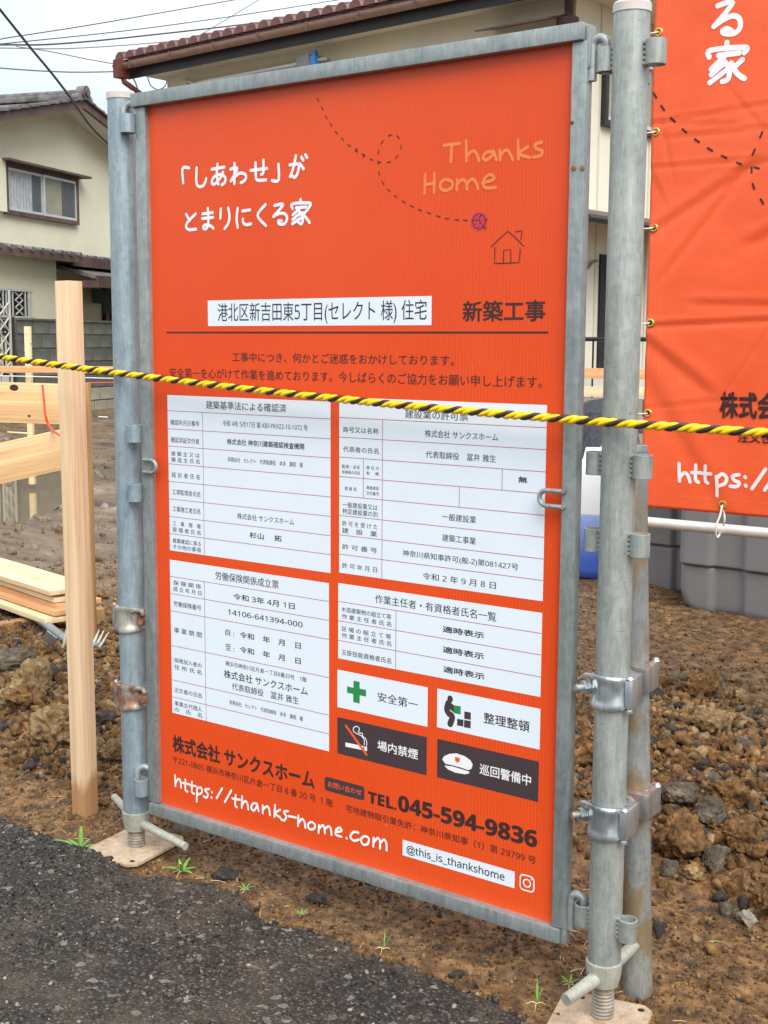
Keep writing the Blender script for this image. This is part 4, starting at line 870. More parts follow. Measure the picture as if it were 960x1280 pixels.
strokes('slash',[[(60,260),(146,381)]],.0055,'orange_ink',pC,y=-.0008,**Z4)
poly('cap_crown',[(465,402),(472,388),(495,378),(525,376),(560,388),(583,405),(593,422),(588,440),(575,447),(545,436),(505,425),(478,420)],'white_ink',pD)
poly('cap_peak',[(474,427),(505,430),(545,442),(578,453),(578,460),(560,464),(520,457),(488,443)],'white_ink',pD)
poly('cap_badge',[(519,390),(539,395),(538,409),(528,416),(519,406)],'orange_ink',pD,-.0007)
# ---- company lines
T('株式会社 サンクスホーム',216.3,928,392.9,976,21,sg,.034,'brown_ink')
T('〒221-0865 横浜市神奈川区片倉一丁目 8 番 20 号  1 階',216.8,950,416,1003,9.5,sg,.006,'brown_ink')
def rrect(name,c,r,mat,parent,y=-.0003,hole=0):
    x0,x1,z0,z1=quadrect(c); b=bmesh.new()
    def loop(e,rr):
        out=[]
        for cx,cz,a0 in ((x1-e-rr,z1-e-rr,0),(x0+e+rr,z1-e-rr,90),(x0+e+rr,z0+e+rr,180),(x1-e-rr,z0+e+rr,270)):
            for k in range(7): a=math.radians(a0+15*k); out.append(b.verts.new((cx+rr*math.cos(a),y,cz+rr*math.sin(a))))
        return out
    A=loop(0,r)
    if hole:
        B2=loop(hole,r-hole)
        for i in range(len(A)): b.faces.new((A[i],A[(i+1)%len(A)],B2[(i+1)%len(A)],B2[i]))
    else: b.faces.new(A)
    return link(name,b,mat,parent)
bd=rrect('inquiry_badge',[(405.9,971),(455.5,982.6),(455.5,1000),(405.9,988.3)],.006,'brown_box',sg)
T('お問い合わせ',410,979.8,452,990.7,7.4,bd,.012,'orange_ink')
T('TEL.',460.7,997,495.5,1004.5,14,sg,.025,'brown_ink'); T('045-594-9836',498.3,1006,671,1046.5,20,sg,.026,'brown_ink')
T('宅地建物取引業免許：神奈川県知事（1）第 29799 号',432.3,1012.2,670,1073,9.8,sg,.008,'brown_ink')
URL=[[(70,255),(72,304)],[(72,292),(85,272),(95,282),(98,312)],[(118,275),(118,322),(128,330)],[(105,290),(135,296)],[(148,285),(148,332),(158,339)],[(138,300),(165,305)],[(172,310),(170,376)],[(172,316),(190,312),(194,334),(174,345)],[(228,318),(208,322),(222,342),(215,358),(202,352)],[(240,332),(241,334)],[(238,357),(239,359)],[(288,315),(262,360)],[(330,325),(300,378)],
[(350,345),(348,392),(356,402)],[(335,362),(370,368)],[(380,352),(378,404)],[(379,392),(394,374),(404,385),(408,412)],[(448,386),(430,385),(422,405),(434,418),(450,395)],[(450,390),(456,420)],[(475,394),(475,430)],[(476,412),(495,398),(505,412),(508,438)],[(532,392),(529,446)],[(556,414),(532,430),(556,450)],[(592,420),(572,424),(584,445),(574,463),(560,458)],[(594,443),(628,450)],[(640,440),(638,488)],[(640,476),(656,456),(668,470),(672,496)],[(700,468),(684,482),(690,502),(710,502),(717,484),(700,468)],[(735,485),(733,520)],[(736,500),(752,485),(760,498),(762,522)],[(762,502),(780,490),(790,505),(793,530)],[(812,516),(838,512),(832,497),(815,505),(813,528),(838,538)],[(862,544),(863,546)]]
UR2=[[(205,242),(186,240),(175,258),(188,272),(206,268)],[(230,254),(215,266),(222,286),(240,284),(244,264),(230,254)],[(262,262),(261,294)],[(263,277),(278,262),(286,276),(286,302)],[(287,280),(302,268),(310,284),(311,308)]]
URL+= [[((x/3+380-200)*3.692,(y/3+960-900)*3.692) for x,y in s] for s in UR2]
strokes('handwritten_address',URL,.0050,'white_ink',sg,off=(200,900),sc=3.692)
hb,_=sheet('handle_label',[(503.3,1050.7),(643.3,1088.3),(643.3,1110),(503.3,1069.3)],'white_vinyl',sg)
T('@this_is_thankshome',508.3,1063.3,630.7,1095.5,12.5,hb,.012)
ig=[(649.5,1091),(668.3,1096.5),(668.3,1117),(649.5,1111.5)]
rrect('camera_icon',ig,.0085,'white_ink',sg,-.0004,.0026); u,z=[ (a+b_)/2 for a,b_ in zip(P2(649.5,1101),P2(668.3,1107))]
b=bmesh.new(); n_=24
A=[b.verts.new((u+.0085*math.cos(2*math.pi*k/n_),-.0005,z+.0085*math.sin(2*math.pi*k/n_))) for k in range(n_)]; B2=[b.verts.new((u+.0060*math.cos(2*math.pi*k/n_),-.0005,z+.0060*math.sin(2*math.pi*k/n_))) for k in range(n_)]
for k in range(n_): b.faces.new((A[k],A[(k+1)%n_],B2[(k+1)%n_],B2[k]))
link('camera_lens',b,'white_ink',sg)
b=bmesh.new(); b.faces.new([b.verts.new((u+.0095+.0019*math.cos(2*math.pi*k/12),-.0005,z+.0100+.0019*math.sin(2*math.pi*k/12))) for k in range(12)]); link('camera_dot',b,'white_ink',sg)
# ================================================================ POSTS, JACKS, CLAMPS
def scaffold_post(name,label,x,y,mat,ang,group,rtop=1.700,r=.0293):
    t=wthing(name,label,'post',(x,y,.095),group)
    b=bmesh.new(); pipe(b,(x,y,.095),(x,y,rtop),r,r*.88,32,.0008); part('tube',b,mat,t)
    b=bmesh.new(); lathe(b,x,y,[(r*.8,rtop-.01),(r+.0016,rtop-.009),(r+.0016,rtop+.004),(r-.001,rtop+.0075),(r*.5,rtop+.009)],32); part('end_cap',b,'cap',t)
    for z in (1.631,.972,.841,.166):
        for s_ in (0,math.pi):
            a=ang+s_; cx,cy=x+.0458*math.cos(a),y+.0458*math.sin(a); b=bmesh.new()
            pipe(b,(cx,cy,z-.0195),(cx,cy,z+.0195),.0165,.0138,20,.0005)
            q=bmesh.new(); q.free(); mx_,my_=x+.030*math.cos(a),y+.030*math.sin(a)
            c=part('collar',b,mat,t)
            b=bmesh.new()
            for k in range(5):
                for sd_ in (-1,1): bmesh.ops.create_icosphere(b,subdivisions=1,radius=.0042,matrix=Matrix.Translation((mx_-sd_*.007*math.sin(a)+.001*random.random(),my_+sd_*.007*math.cos(a),z-.016+.008*k)))
            w_=part('weld',b,mat,c,sm=True); w_['kind']='stuff'
    return t
GP='galvanised posts either side of the sign'
pl_=scaffold_post('scaffold_post','blue grey galvanised post at the left of the orange sign',LX,0,'zinc_l',math.radians(-26),GP,1.697)
pr_=scaffold_post('scaffold_post','thick pale weathered galvanised post between the orange sign and the banner',RX,0,'zinc_r',math.radians(-6),GP,1.706)
# shorter rear poles
tp=at(789.5,560,Y=.12); bt=at(797,1228,Z=.0); bt=bt+(bt-tp)/(tp[2]-bt[2])*.05
bt0=Vector((1.118,.124,-.02))
t=wthing('rear_pole','shorter mud stained pole leaning behind the right post','pole',bt0)
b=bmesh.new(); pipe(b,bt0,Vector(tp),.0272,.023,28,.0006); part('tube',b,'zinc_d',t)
b=bmesh.new(); d_=(Vector(tp)-bt0).normalized(); tube(b,[Vector(tp)-d_*.006,Vector(tp)+d_*.004],.0285,24); part('end_cap',b,'zinc',t)
rearR=lambda z: bt0+(Vector(tp)-bt0)*((z-bt0.z)/(tp[2]-bt0.z))
rearL0=Vector((-.080,.150,-.02))
t=wthing('rear_pole','hidden rear pole whose foot shows below the left end of the sign','pole',rearL0)
b=bmesh.new(); pipe(b,rearL0,rearL0+Vector((0,0,.98)),.0272,.023,24,.0006); part('tube',b,'zinc_d',t)
RV=Vector((.804,.594,0)); FV=Vector((.594,-.804,0))
def pipe_clamp(label,cx,cy,z,rear,mir,mat,mat2,boltmat,group):
    c0=Vector((cx,cy,z)); t=wthing('pipe_clamp',label,'clamp',c0,group)
    g=Vector((rear.x-cx,rear.y-cy,0)); L=g.length; g.normalize(); s=Vector((-g.y,g.x,0))*-1   # s: to the right seen from the front
    if s.dot(RV)<0: s=-s
    s=s*mir; R=.0297; hh=.0275
    # front jaw: pressed band with rolled edges and a dimple
    b=bmesh.new(); pf=[(.0008,-1.0),(.0052,-.97),(.0062,-.80),(.0034,-.62),(.0028,-.3),(.0030,0),(.0028,.3),(.0034,.62),(.0062,.80),(.0052,.97),(.0008,1.0)]; N=30
    f=-g; rows=[]
    for i in range(N+1):
        a=math.radians(-112+224*i/N); d=f*math.cos(a)+s*math.sin(a); row=[]
        for e,h in pf:
            dim=.0062*math.exp(-((math.degrees(a)-30)/15)**2-(h/.36)**2)+.0052*math.exp(-((math.degrees(a)+46)/12)**2-(h/.5)**2)
            row.append(b.verts.new(c0+d*(R+e+.0012-dim+ .0050*math.exp(-((math.degrees(a)-24)/34)**2-(h/.72)**4))+Vector((0,0,h*hh*(1+.12*math.cos(a*1.3))))))
        rows.append(row)
    for i in range(N):
        for k in range(len(pf)-1): b.faces.new((rows[i][k],rows[i+1][k],rows[i+1][k+1],rows[i][k+1]))
    o=part('front_jaw',b,mat,t,ang=60); so=o.modifiers.new('thickness','SOLIDIFY'); so.thickness=.0022; so.offset=-1
    # box shaped rear body (bent plate) running back to the swivel
    def M3(org,ex,ey): 
        m=Matrix.Identity(4); ez=ex.cross(ey)
        for i in range(3): m[i][0]=ex[i];m[i][1]=ey[i];m[i][2]=ez[i];m[i][3]=org[i]
        return m
    b=bmesh.new(); ex=s; ey=g
    if ex.cross(ey).z<0: pass
    m=M3(c0,ex,ey)
    r=box(b,-.030,.040,.018,.046,-.024,.024,.005,m); part('saddle',b,mat2,t)
    b=bmesh.new(); box(b,.0335,.0430,-.020,.028,-.026,.026,.0015,m); box(b,.030,.0425,-.024,-.0205,-.024,.024,.001,m); hg=part('hinge_plate',b,mat,t)
    b=bmesh.new(); tube(b,[c0+s*.0375-g*.019+Vector((0,0,-.030)),c0+s*.0375-g*.019+Vector((0,0,.029))],.0045,12); lathe_c=c0+s*.0375-g*.019; tube(b,[lathe_c+Vector((0,0,.027)),lathe_c+Vector((0,0,.0315))],.0065,12,rads=[.0065,.004]); tube(b,[lathe_c+Vector((0,0,-.031)),lathe_c+Vector((0,0,-.027))],.0068,12); part('hinge_pin',b,mat,t)
    # lever flap over the bolt, bolt and nut
    bo=c0-s*.0395; bd=(-s*.62-g*.78).normalized()
    b=bmesh.new(); tube(b,[c0-s*.030+g*.012,bo,bo+bd*.030],.0058,12); b2=part('bolt',b,boltmat,t)
    b=bmesh.new(); q=bo+bd*.006; tube(b,[q,q+bd*.010],.0115,6,rads=[.0115,.0115]); tube(b,[q-bd*.003,q-bd*.0002],.0135,16); part('nut',b,boltmat if boltmat=='rust' else 'bright',b2)
    b=bmesh.new(); rows=[]
    for i,(u_,v_,w_) in enumerate(((-.026,-.018,.0),(-.036,-.013,.004),(-.047,-.010,.003),(-.056,-.014,-.004))):
        p=c0+s*u_+g*v_; wd=.0055-.0006*i
        rows.append([b.verts.new(p+g*wd*1.3+Vector((0,0,.0215+w_))),b.verts.new(p-g*wd*1.3+Vector((0,0,.0215+w_))),b.verts.new(p-g*wd*1.3+Vector((0,0,.0175+w_))),b.verts.new(p+g*wd*1.3+Vector((0,0,.0175+w_)))])
    for A_,B_ in zip(rows,rows[1:]):
        for k in range(4): b.faces.new((A_[k],A_[(k+1)%4],B_[(k+1)%4],B_[k]))
    b.faces.new(rows[0]); b.faces.new(rows[-1][::-1]); part('bolt_flap',b,mat,t,ang=50)
    # swivel joint and the second clamp body
    b=bmesh.new(); m2=.5*(L); tube(b,[c0+g*.045,c0+g*(L-.045)],.0205,20); tube(b,[c0+g*(m2-.004),c0+g*(m2+.004)],.0240,20); part('swivel',b,mat2,t)
    b=bmesh.new(); mr=M3(Vector((rear.x,rear.y,z)),ex,ey); box(b,-.036,.040,-.044,-.016,-.024,.024,.006,mr); box(b,.030,.0395,-.017,.024,-.025,.025,.0018,mr); rb=part('rear_body',b,mat2,t)
    b=bmesh.new(); rp=Vector((rear.x,rear.y,z)); lathe(b,rear.x,rear.y,[(.0285,z-.022),(.0335,z-.019),(.0325,z),(.0335,z+.019),(.0285,z+.022)],24); tube(b,[rp+s*.035+g*.015+Vector((0,0,.024)),rp+s*.035+g*.015+Vector((0,0,.030))],.0075,12,rads=[.0075,.004]); part('rear_band',b,mat,t)
    return t
GC='steel clamps joining the post pairs'
zr1=float((at(764,868,Y=-.03))[2]); zr2=float((at(750,1029,Y=-.03))[2])
pipe_clamp('upper bright zinc clamp on the right post',RX,0,zr1,rearR(zr1),1,'bright','bright_red','rusty',GC)
pipe_clamp('lower bright zinc clamp on the right post',RX,0,zr2,rearR(zr2),1,'bright','bright_red','rusty',GC)
zl1=float((at(162,776,Y=-.03))[2]); zl2=float((at(165,874,Y=-.03))[2])
pipe_clamp('upper rusty clamp on the left post',LX,0,zl1,rearL0,-1,'rusty','bright','rust',GC)
pipe_clamp('lower rusty clamp on the left post',LX,0,zl2,rearL0,-1,'rusty','bright','rust',GC)
# adjustable jack bases
def jack(label,x,y,cx,cy,rot,size,h0,h1,mat,seed,dz=0,hr=.0108):
    t=wthing('jack_base',label,'jack base',(x,y,dz),'jack bases under the posts')
    m=Matrix.Translation((cx,cy,0))@Matrix.Rotation(math.radians(rot),4,'Z'); w_,d_=size; c=.016
    P=[(-w_+c,-d_),(w_-c,-d_),(w_,-d_+c),(w_,d_-c),(w_-c,d_),(-w_+c,d_),(-w_,d_-c),(-w_,-d_+c)]
    b=bmesh.new(); A=[b.verts.new(m@Vector((px,py,.004+dz))) for px,py in P]; B_=[b.verts.new(m@Vector((px,py,.0105+dz))) for px,py in P]
    b.faces.new(A[::-1]); b.faces.new(B_)
    for k in range(8): b.faces.new((A[k],A[(k+1)%8],B_[(k+1)%8],B_[k]))
    bmesh.ops.bevel(b,geom=[e for e in b.edges if e.verts[0].co.z>.01+dz and e.verts[1].co.z>.01+dz],offset=.0012,segments=2,affect='EDGES')
    pl=part('base_plate',b,'dusty',t)
    for sx_ in (-1,1):
        for sy_ in (-1,1):
            b=bmesh.new(); q=m@Vector((sx_*(w_-.020),sy_*(d_-.020),0)); b.faces.new([b.verts.new((q.x+.0062*math.cos(a),q.y+.0062*math.sin(a),.01075+dz)) for a in [2*math.pi*k/16 for k in range(16)]]); part('bolt_hole',b,'black',pl)
    b=bmesh.new(); pf=[(.0185,.0105+dz)]; z=.012+dz
    while z<.088: pf+=[(.0170,z),(.0200,z+.0022),(.0200,z+.0038),(.0170,z+.006)]; z+=.0066
    lathe(b,x,y,pf,28); part('screw',b,'screw',t)
    b=bmesh.new(); lathe(b,x,y,[(.0195,.050),(.0265,.052),(.0275,.058),(.0305,.070),(.0320,.082),(.0320,.0945),(.029,.096)],28); nu=part('nut',b,'creamsteel',t)
    for h in (h0,h1):
        h=Vector(h); c_=Vector((x,y,.070)); u=(h-c_).normalized(); b=bmesh.new(); tube(b,[c_+u*.016,h],.0112,16,rads=[hr*1.25,hr]); part('handle',b,'creamsteel',nu)
jack('dusty beige jack base under the left post, partly covered by asphalt',LX,0,-.097,.000,7,(.080,.098),at(143,996,Z=.074),at(232,1058,Z=.060),'dusty',1,0,.0085)
jack('dusty jack base under the right post at the bottom edge',RX,0,1.110,-.016,14,(.082,.082),at(707,1250,Z=.060),at(795,1180,Z=.085),'dusty',2,-.021,.0105)
# the yellow and black rope
RP=[(-4.0,-.06,1.42),(-1.6,-.05,1.215),(-.475,-.045,1.132),(-.191,-.045,1.114),(.063,-.045,1.095),(.292,-.045,1.0805),(.539,-.045,1.0655),(.794,-.045,1.054),(.989,-.045,1.048),(1.166,-.045,1.044),(1.376,-.045,1.041),(2.2,-.06,1.045),(4.6,-.08,1.12)]
rp=wthing('barrier_rope','yellow and black twisted rope stretched in front of the sign and posts','rope',RP[0])
rx=[p[0] for p in RP]; fine=np.linspace(-4.0,4.6,2900); fy=np.interp(fine,rx,[p[1] for p in RP])
from numpy.polynomial import polynomial as _p
co=np.polyfit(rx[1:-1],[p[2] for p in RP][1:-1],4); fc=np.clip(fine,-1.6,2.2); fz=np.polyval(co,fc)+np.where(fine<-1.6,(-1.6-fine)*.085,0)+np.where(fine>2.2,(fine-2.2)*.035,0)
for k,mt in enumerate(('rope_y','rope_y','rope_k')):
    pts=[]
    for x,y,z in zip(fine,fy,fz):
        a=-2*math.pi*(x/.053)+2*math.pi*k/3; q=.0037+.00025*math.sin(x*37)+.0002*math.sin(x*91+k)
        pts.append((x,y+q*math.cos(a),z+q*math.sin(a)))
    b=bmesh.new(); tube(b,pts,.0041,8); o=part('yellow_strand' if k<2 else 'black_strand',b,mt,rp,ang=80)
# ================================================================ TIMBER
def plank(name,p0,p1,h,th,mat,parent=None,up=(0,0,1),shift=0):
    p0,p1=Vector(p0),Vector(p1); ex=(p1-p0).normalized(); ez=(Vector(up)-ex*ex.dot(Vector(up))).normalized(); ey=ez.cross(ex); L=(p1-p0).length
    b=bmesh.new(); box(b,-L/2,L/2,-th/2,th/2,-h/2,h/2,.0015)
    o=part(name,b,mat); m=Matrix.Identity(4); c=(p0+p1)/2
    for i in range(3): m[i][0]=ex[i];m[i][1]=ey[i];m[i][2]=ez[i];m[i][3]=c[i]
    if parent is not None and parent.name in OFF: o.parent=parent; o.matrix_parent_inverse=Matrix.Translation(-OFF[parent.name]); o.matrix_basis=m
    else: o.matrix_world=m
    return o
st=wthing('marker_stake','tall square pale pine stake in the soil at left','stake',(-.348,.068,0))
b=bmesh.new(); box(b,-.0225,.0225,-.0225,.0225,-.06,1.312,.0012); o=part('post',b,'pine',st); o.matrix_basis=Matrix.Translation((-.348,.068,0))@Matrix(((1,0,-.0152,0),(0,1,0,0),(0,0,1,0),(0,0,0,1)))@Matrix.Rotation(math.radians(3),4,'Z')
def bx_stake(name,label,px,py0,py1,D,w_,mat,group=None):
    a=Vector(at(px,py0,D=D)); c=Vector((a.x,a.y,a.z)); z1=a.z; z0=at(px,py1,D=D)[2]; b=bmesh.new(); box(b,-w_/2,w_/2,-w_/2,w_/2,min(z0,-.02),z1,.001)
    o=part(name,b,mat); o.location=(a.x,a.y,0); o.rotation_euler=(0,0,.5); tag(o,label,'stake',group); return o
bx_stake('batter_stake','thin pale stake standing before the dark block wall',34.5,408,520,10.5,.045,'pine_pale')
bx_stake('batter_stake','dark damp stake end just right of the tall pine stake',107.5,479,548,4.44,.026,'pine_old')
bk=C.objects[-1] if False else None
o=plank('batter_board',at(-160,498,D=4.36),at(106,506,D=4.36),.138,.014,'pine_x'); tag(o,'wide knotty pine board with the red string across it','board')
for (kx,ky,kr) in ((18.5,484.5,.011),(36,520,.004),(77,500,.005)):
    q=o.matrix_world.inverted()@Vector(at(kx,ky,D=4.355)); b=bmesh.new(); b.faces.new([b.verts.new((q.x+kr*1.4*math.cos(a),-.0073,q.z+kr*math.sin(a))) for a in [2*math.pi*k/14 for k in range(14)]]); kn=link('knot',b,'brown_ink'); kn.parent=o
o=plank('batter_board',at(-150,613,D=4.15),at(104,556,D=4.22),.131,.014,'pine_x'); tag(o,'slanting wide pine board above the puddle','board')
o=plank('batter_board',at(-120,461,D=10.4),at(330,463,D=10.4),.054,.016,'pine_red'); tag(o,'long narrow board in front of the block wall','board')
for (px,ya) in ((-40,455),(210,455),(300,455)): bx_stake('batter_stake',['stake off the left edge carrying the long narrow board','stake behind the left end of the sign carrying the narrow board','second stake behind the sign at the far end of the narrow board'][(-40,210,300).index(px)],px,ya,520,10.5,.045,'pine_pale')
o=plank('batter_board',at(690,466,D=9.0),at(840,468,D=9.0),.073,.016,'pine_red'); tag(o,'upper reddish board in the gap between sign and right post','board','boards in the gap beside the right post')
o=plank('batter_board',at(690,489,D=8.6),at(840,490,D=8.6),.066,.016,'pine_pale'); tag(o,'lower pale board in the gap between sign and right post','board','boards in the gap beside the right post')
bx_stake('batter_stake','stake behind the right post holding the two short boards',775,455,640,9.1,.045,'pine_x')
bx_stake('batter_stake','stake behind the sign holding the two short boards',700,455,640,9.1,.045,'pine_x')
def wire(name,pts,r,mat,label=None,cat=None,par=None,seg=6):
    Q=[]; P=[Vector(p) for p in pts]
    for i in range(len(P)-1):
        a=P[max(i-1,0)];p=P[i];q=P[i+1];c=P[min(i+2,len(P)-1)]
        for k in range(6):
            t=k/6; Q.append(.5*((2*p)+(-a+q)*t+(2*a-5*p+4*q-c)*t*t+(-a+3*p-3*q+c)*t**3))
    Q.append(P[-1]); b=bmesh.new(); tube(b,Q,r,seg); o=part(name,b,mat,par)
    if label: tag(o,label,cat)
    return o
wire('setting_line',[at(-100,468,D=9.6),at(103,472,D=9.6),at(310,478,D=9.6)],.004,'cord','pale setting line stretched across in front of the block wall','string')
wire('setting_line',[at(98,479,D=4.6),at(140,478,D=4.6),at(240,480,D=4.6)],.0015,'redstring','thin red line running behind the left post','string')
wire('red_string',[at(53,481,D=4.27),at(55,500,D=4.27),at(57,520,D=4.27),at(62,533,D=4.27),at(70,541,D=4.1),at(84,550,D=4.0)],.0042,'redstring','bright red string hanging over the knotty pine board','string')
# stack of sawn boards
lst=wthing('board_stack','stack of sawn pine boards lying on the rubble at the left edge','lumber',at(40,775,D=4.75))
DD=np.array((-.979,.203,0.)); DP=np.array((.203,.979,0.))
def sboard(px,py,D,L,w_,th,mat,dz=0,dr=0):
    e=at(px,py,D=D); d=DD+DP*dr; p0=e; p1=e+d*L; return plank('board',Vector(p0)+Vector(DP)*w_/2+Vector((0,0,-th/2)),Vector(p1)+Vector(DP)*w_/2+Vector((0,0,-th/2)),th,w_,mat,lst)
sboard(62,739,4.74,1.9,.19,.018,'pine_pale'); sboard(68,748,4.76,1.9,.17,.018,'pine_pale',dr=.01); sboard(70,756,4.75,1.9,.19,.020,'pine_red',dr=-.01); sboard(68,764,4.72,1.9,.16,.020,'pine_red',dr=.0); sboard(56,774,4.70,1.9,.16,.020,'pine_pale',dr=.008)
sboard(71,772,4.80,1.9,.10,.022,'pine_x',dr=.012)
# cross bearer under the stack
e=Vector(at(30,783,D=4.75)); o=plank('bearer',e-Vector(DP)*.1+Vector((-.1,0,-.02)),e+Vector(DP)*.4+Vector((-.1,0,-.02)),.05,.05,'pine_old',lst)
# garden fork half hidden behind the stake
gf=wthing('garden_fork','steel garden fork with upturned tines behind the tall stake','fork',at(96,812,D=4.5))
h0=Vector(at(46,772,D=4.80)); h1=Vector(at(96,810,D=4.5)); b=bmesh.new(); tube(b,[h0,h1],.016,12); part('shaft',b,'zinc',gf)
b=bmesh.new(); tube(b,[Vector(at(78,822,D=4.52)),h1,Vector(at(122,806,D=4.46))],.008,8); hd=part('head',b,'zinc',gf)
for k,(ax_,ay_,bx_,by_) in enumerate(((80,806,85,778),(90,806,93,776),(116,806,124,787),(119,809,130,788),(122,812,136,790))):
    b=bmesh.new(); a_=Vector(at(ax_,ay_,D=4.47)); c_=Vector(at(bx_,by_,D=4.50)); tube(b,[Vector(at(ax_-4,ay_+7,D=4.47)),a_,(a_+c_)/2+Vector((0.0,0,-.002)),c_],.005,8,rads=[.006,.006,.005,.002]); part('tine',b,'pine_pale' if False else 'creamsteel',gf)
b=bmesh.new(); e=Vector(at(62,798,D=4.42)); box(b,-.022,.022,-.002,.002,-.022,.022,.001,Matrix.Translation(e)@Matrix.Rotation(.7,4,'Y')@Matrix.Rotation(.4,4,'Z')); o=part('metal_scrap',b,'bright'); tag(o,'small flat scrap of bright metal beside the fork shaft','scrap')
b=bmesh.new(); e=Vector(at(186,938,D=3.35)); o=plank('timber_offcut',Vector(at(178,980,D=3.38)),Vector(at(192,925,D=3.46)),.05,.03,'pine_red'); tag(o,'reddish timber offcut between the left post and the sign frame','offcut')
# ================================================================ BANNER
BY=1.6
bx0=float(at(808,415,Y=BY)[0])-.004; bz0=float(at(810,634,Y=BY)[2]); bx1=bx0+1.15; bz1=2.55
def bwarp(x,z):
    u=x-bx0; v=z
    w_=.007*np.sin(3.1*u+1.7*v)+.003*np.sin(9*v+2.2*u)*np.exp(-((v-1.65)/.35)**2)
    for px,pz,qx,qz,amp,wid in FOLDS:
        dx,dz=qx-px,qz-pz; L=math.hypot(dx,dz); t=((u-px)*dx+(v-pz)*dz)/L/L; d=((u-px)*-dz+(v-pz)*dx)/L
        e=np.exp(-(np.maximum(0,np.maximum(-t,t-1))*L/.05)**2)
        w_=w_+.5*amp*e*(np.exp(-(d/wid)**2)-.6*np.exp(-((d-wid*1.3)/wid)**2))
    return w_
def uv(px,py):
    p=at(px,py,Y=BY); return float(p[0])-bx0,float(p[2])
FOLDS=[]
for (x0,y0,x1,y1,am,wi) in ((800,408,1010,398,.010,.008),(812,155,960,130,.005,.006),(815,152,960,158,.004,.005),(925,125,945,148,.006,.005),(850,170,975,160,.005,.006),(820,208,935,200,.005,.006),(930,210,1010,190,.006,.006),(815,290,935,212,.007,.016),(840,330,930,215,.006,.012),(905,490,950,425,.006,.004),(808,430,870,480,.010,.022),(812,510,900,500,.004,.006),(830,165,838,205,.005,.007),(808,480,900,640,.006,.03),(950,300,1010,270,.008,.02),(880,380,990,382,.006,.012),(812,215,820,232,.006,.008)):
    a=uv(x0,y0); c=uv(x1,y1); FOLDS.append((a[0],a[1],c[0],c[1],am,wi))
bn=wthing('banner','orange vinyl banner with brass eyelets and white writing tied to a pipe frame','banner',(bx0,BY,bz0))
gx_=np.arange(bx0,bx1,.009); gz_=np.arange(bz0,bz1,.009); GX,GZ=np.meshgrid(gx_,gz_); GY=bwarp(GX,GZ)+BY
me=grid_mesh('sheet',GX,GY,GZ); o=link('sheet',me,'banner',bn,sm=True); so=o.modifiers.new('thickness','SOLIDIFY'); so.thickness=.0012; so.offset=1
wq=lambda x,z: bwarp(x,z)
b=bmesh.new()
def ribbon(b,pts,hw):
    L=[];R=[]
    for i,(x,z) in enumerate(pts):
        a=pts[max(i-1,0)];c=pts[min(i+1,len(pts)-1)]; dx,dz=c[0]-a[0],c[1]-a[1]; l=math.hypot(dx,dz); nx,nz=-dz/l*hw,dx/l*hw
        L.append(b.verts.new((x+nx,BY-.0016+bwarp(x+nx,z+nz),z+nz))); R.append(b.verts.new((x-nx,BY-.0016+bwarp(x-nx,z-nz),z-nz)))
    for i in range(len(pts)-1): b.faces.new((R[i],R[i+1],L[i+1],L[i]))
ribbon(b,[(bx0+.045,z) for z in np.arange(bz0,bz1,.02)],.0006); ribbon(b,[(x,bz0+.040) for x in np.arange(bx0,bx1,.02)],.0007); o=part('stitching',b,'peach',bn); o['kind']='stuff'
KW=dict(Y=BY,y=-.0022,warp=wq)
BH=[[(395,32),(470,15),(375,135)],[(375,135),(420,103),(470,82),(503,98),(505,142),(475,170),(430,170),(418,157),(440,147),(462,157)],
[(440,216),(440,248)],[(352,288),(358,254),(532,240),(528,266)],[(398,280),(502,268)],[(430,282),(362,348)],[(420,300),(452,350),(446,398),(418,410)],[(418,328),(362,376)],[(432,358),(355,416)],[(518,302),(476,340)],[(462,318),(490,368),(528,396)]]
strokes('handwritten_heading',BH,.0150,'white_ink',bn,(800,0),4.0,lift1=.0000006,lift2=.00003,**KW)
dashes([(40,411),(78,478),(117,541),(168,601),(225,655),(288,704),(353,748),(424,785),(500,818),(585,840)],26,.0062,'brown_ink',bn,(800,0),4.0,**KW)
dashes([(559,850),(570,932),(612,1008)],26,.0062,'brown_ink',bn,(800,0),4.0,name='dashed_trail',**KW); dashes([(574,762),(612,675)],28,.0062,'brown_ink',bn,(800,0),4.0,name='dashed_trail',**KW)
lettering('株式会社 サンクスホーム',(900,508),(1190,513),33,'brown_ink',bn,.034,-.0035,BY,'lettering',wq)
lettering('注文住宅・分譲住宅',(922,547.5),(1060,551),13.5,'brown_ink',bn,.020,-.0035,BY,'lettering',wq)
BU=[[(180,978),(181,1018),(183,1060)],[(183,1045),(203,1022),(221,1032),(232,1064)],[(258,985),(257,1050),(270,1066)],[(240,1020),(286,1022)],[(305,988),(303,1055),(315,1070)],[(288,1024),(331,1026)],[(358,1038),(360,1080),(359,1130)],[(362,1045),(385,1026),(406,1045),(396,1072),(365,1083)],[(464,1030),(434,1036),(442,1056),(466,1068),(454,1085),(424,1084)],[(492,1040),(494,1043)],[(495,1080),(497,1083)],[(590,1004),(525,1096)],[(650,1010),(585,1102)]]
strokes('handwritten_address',BU,.0105,'white_ink',bn,(800,320),3.765,**KW)
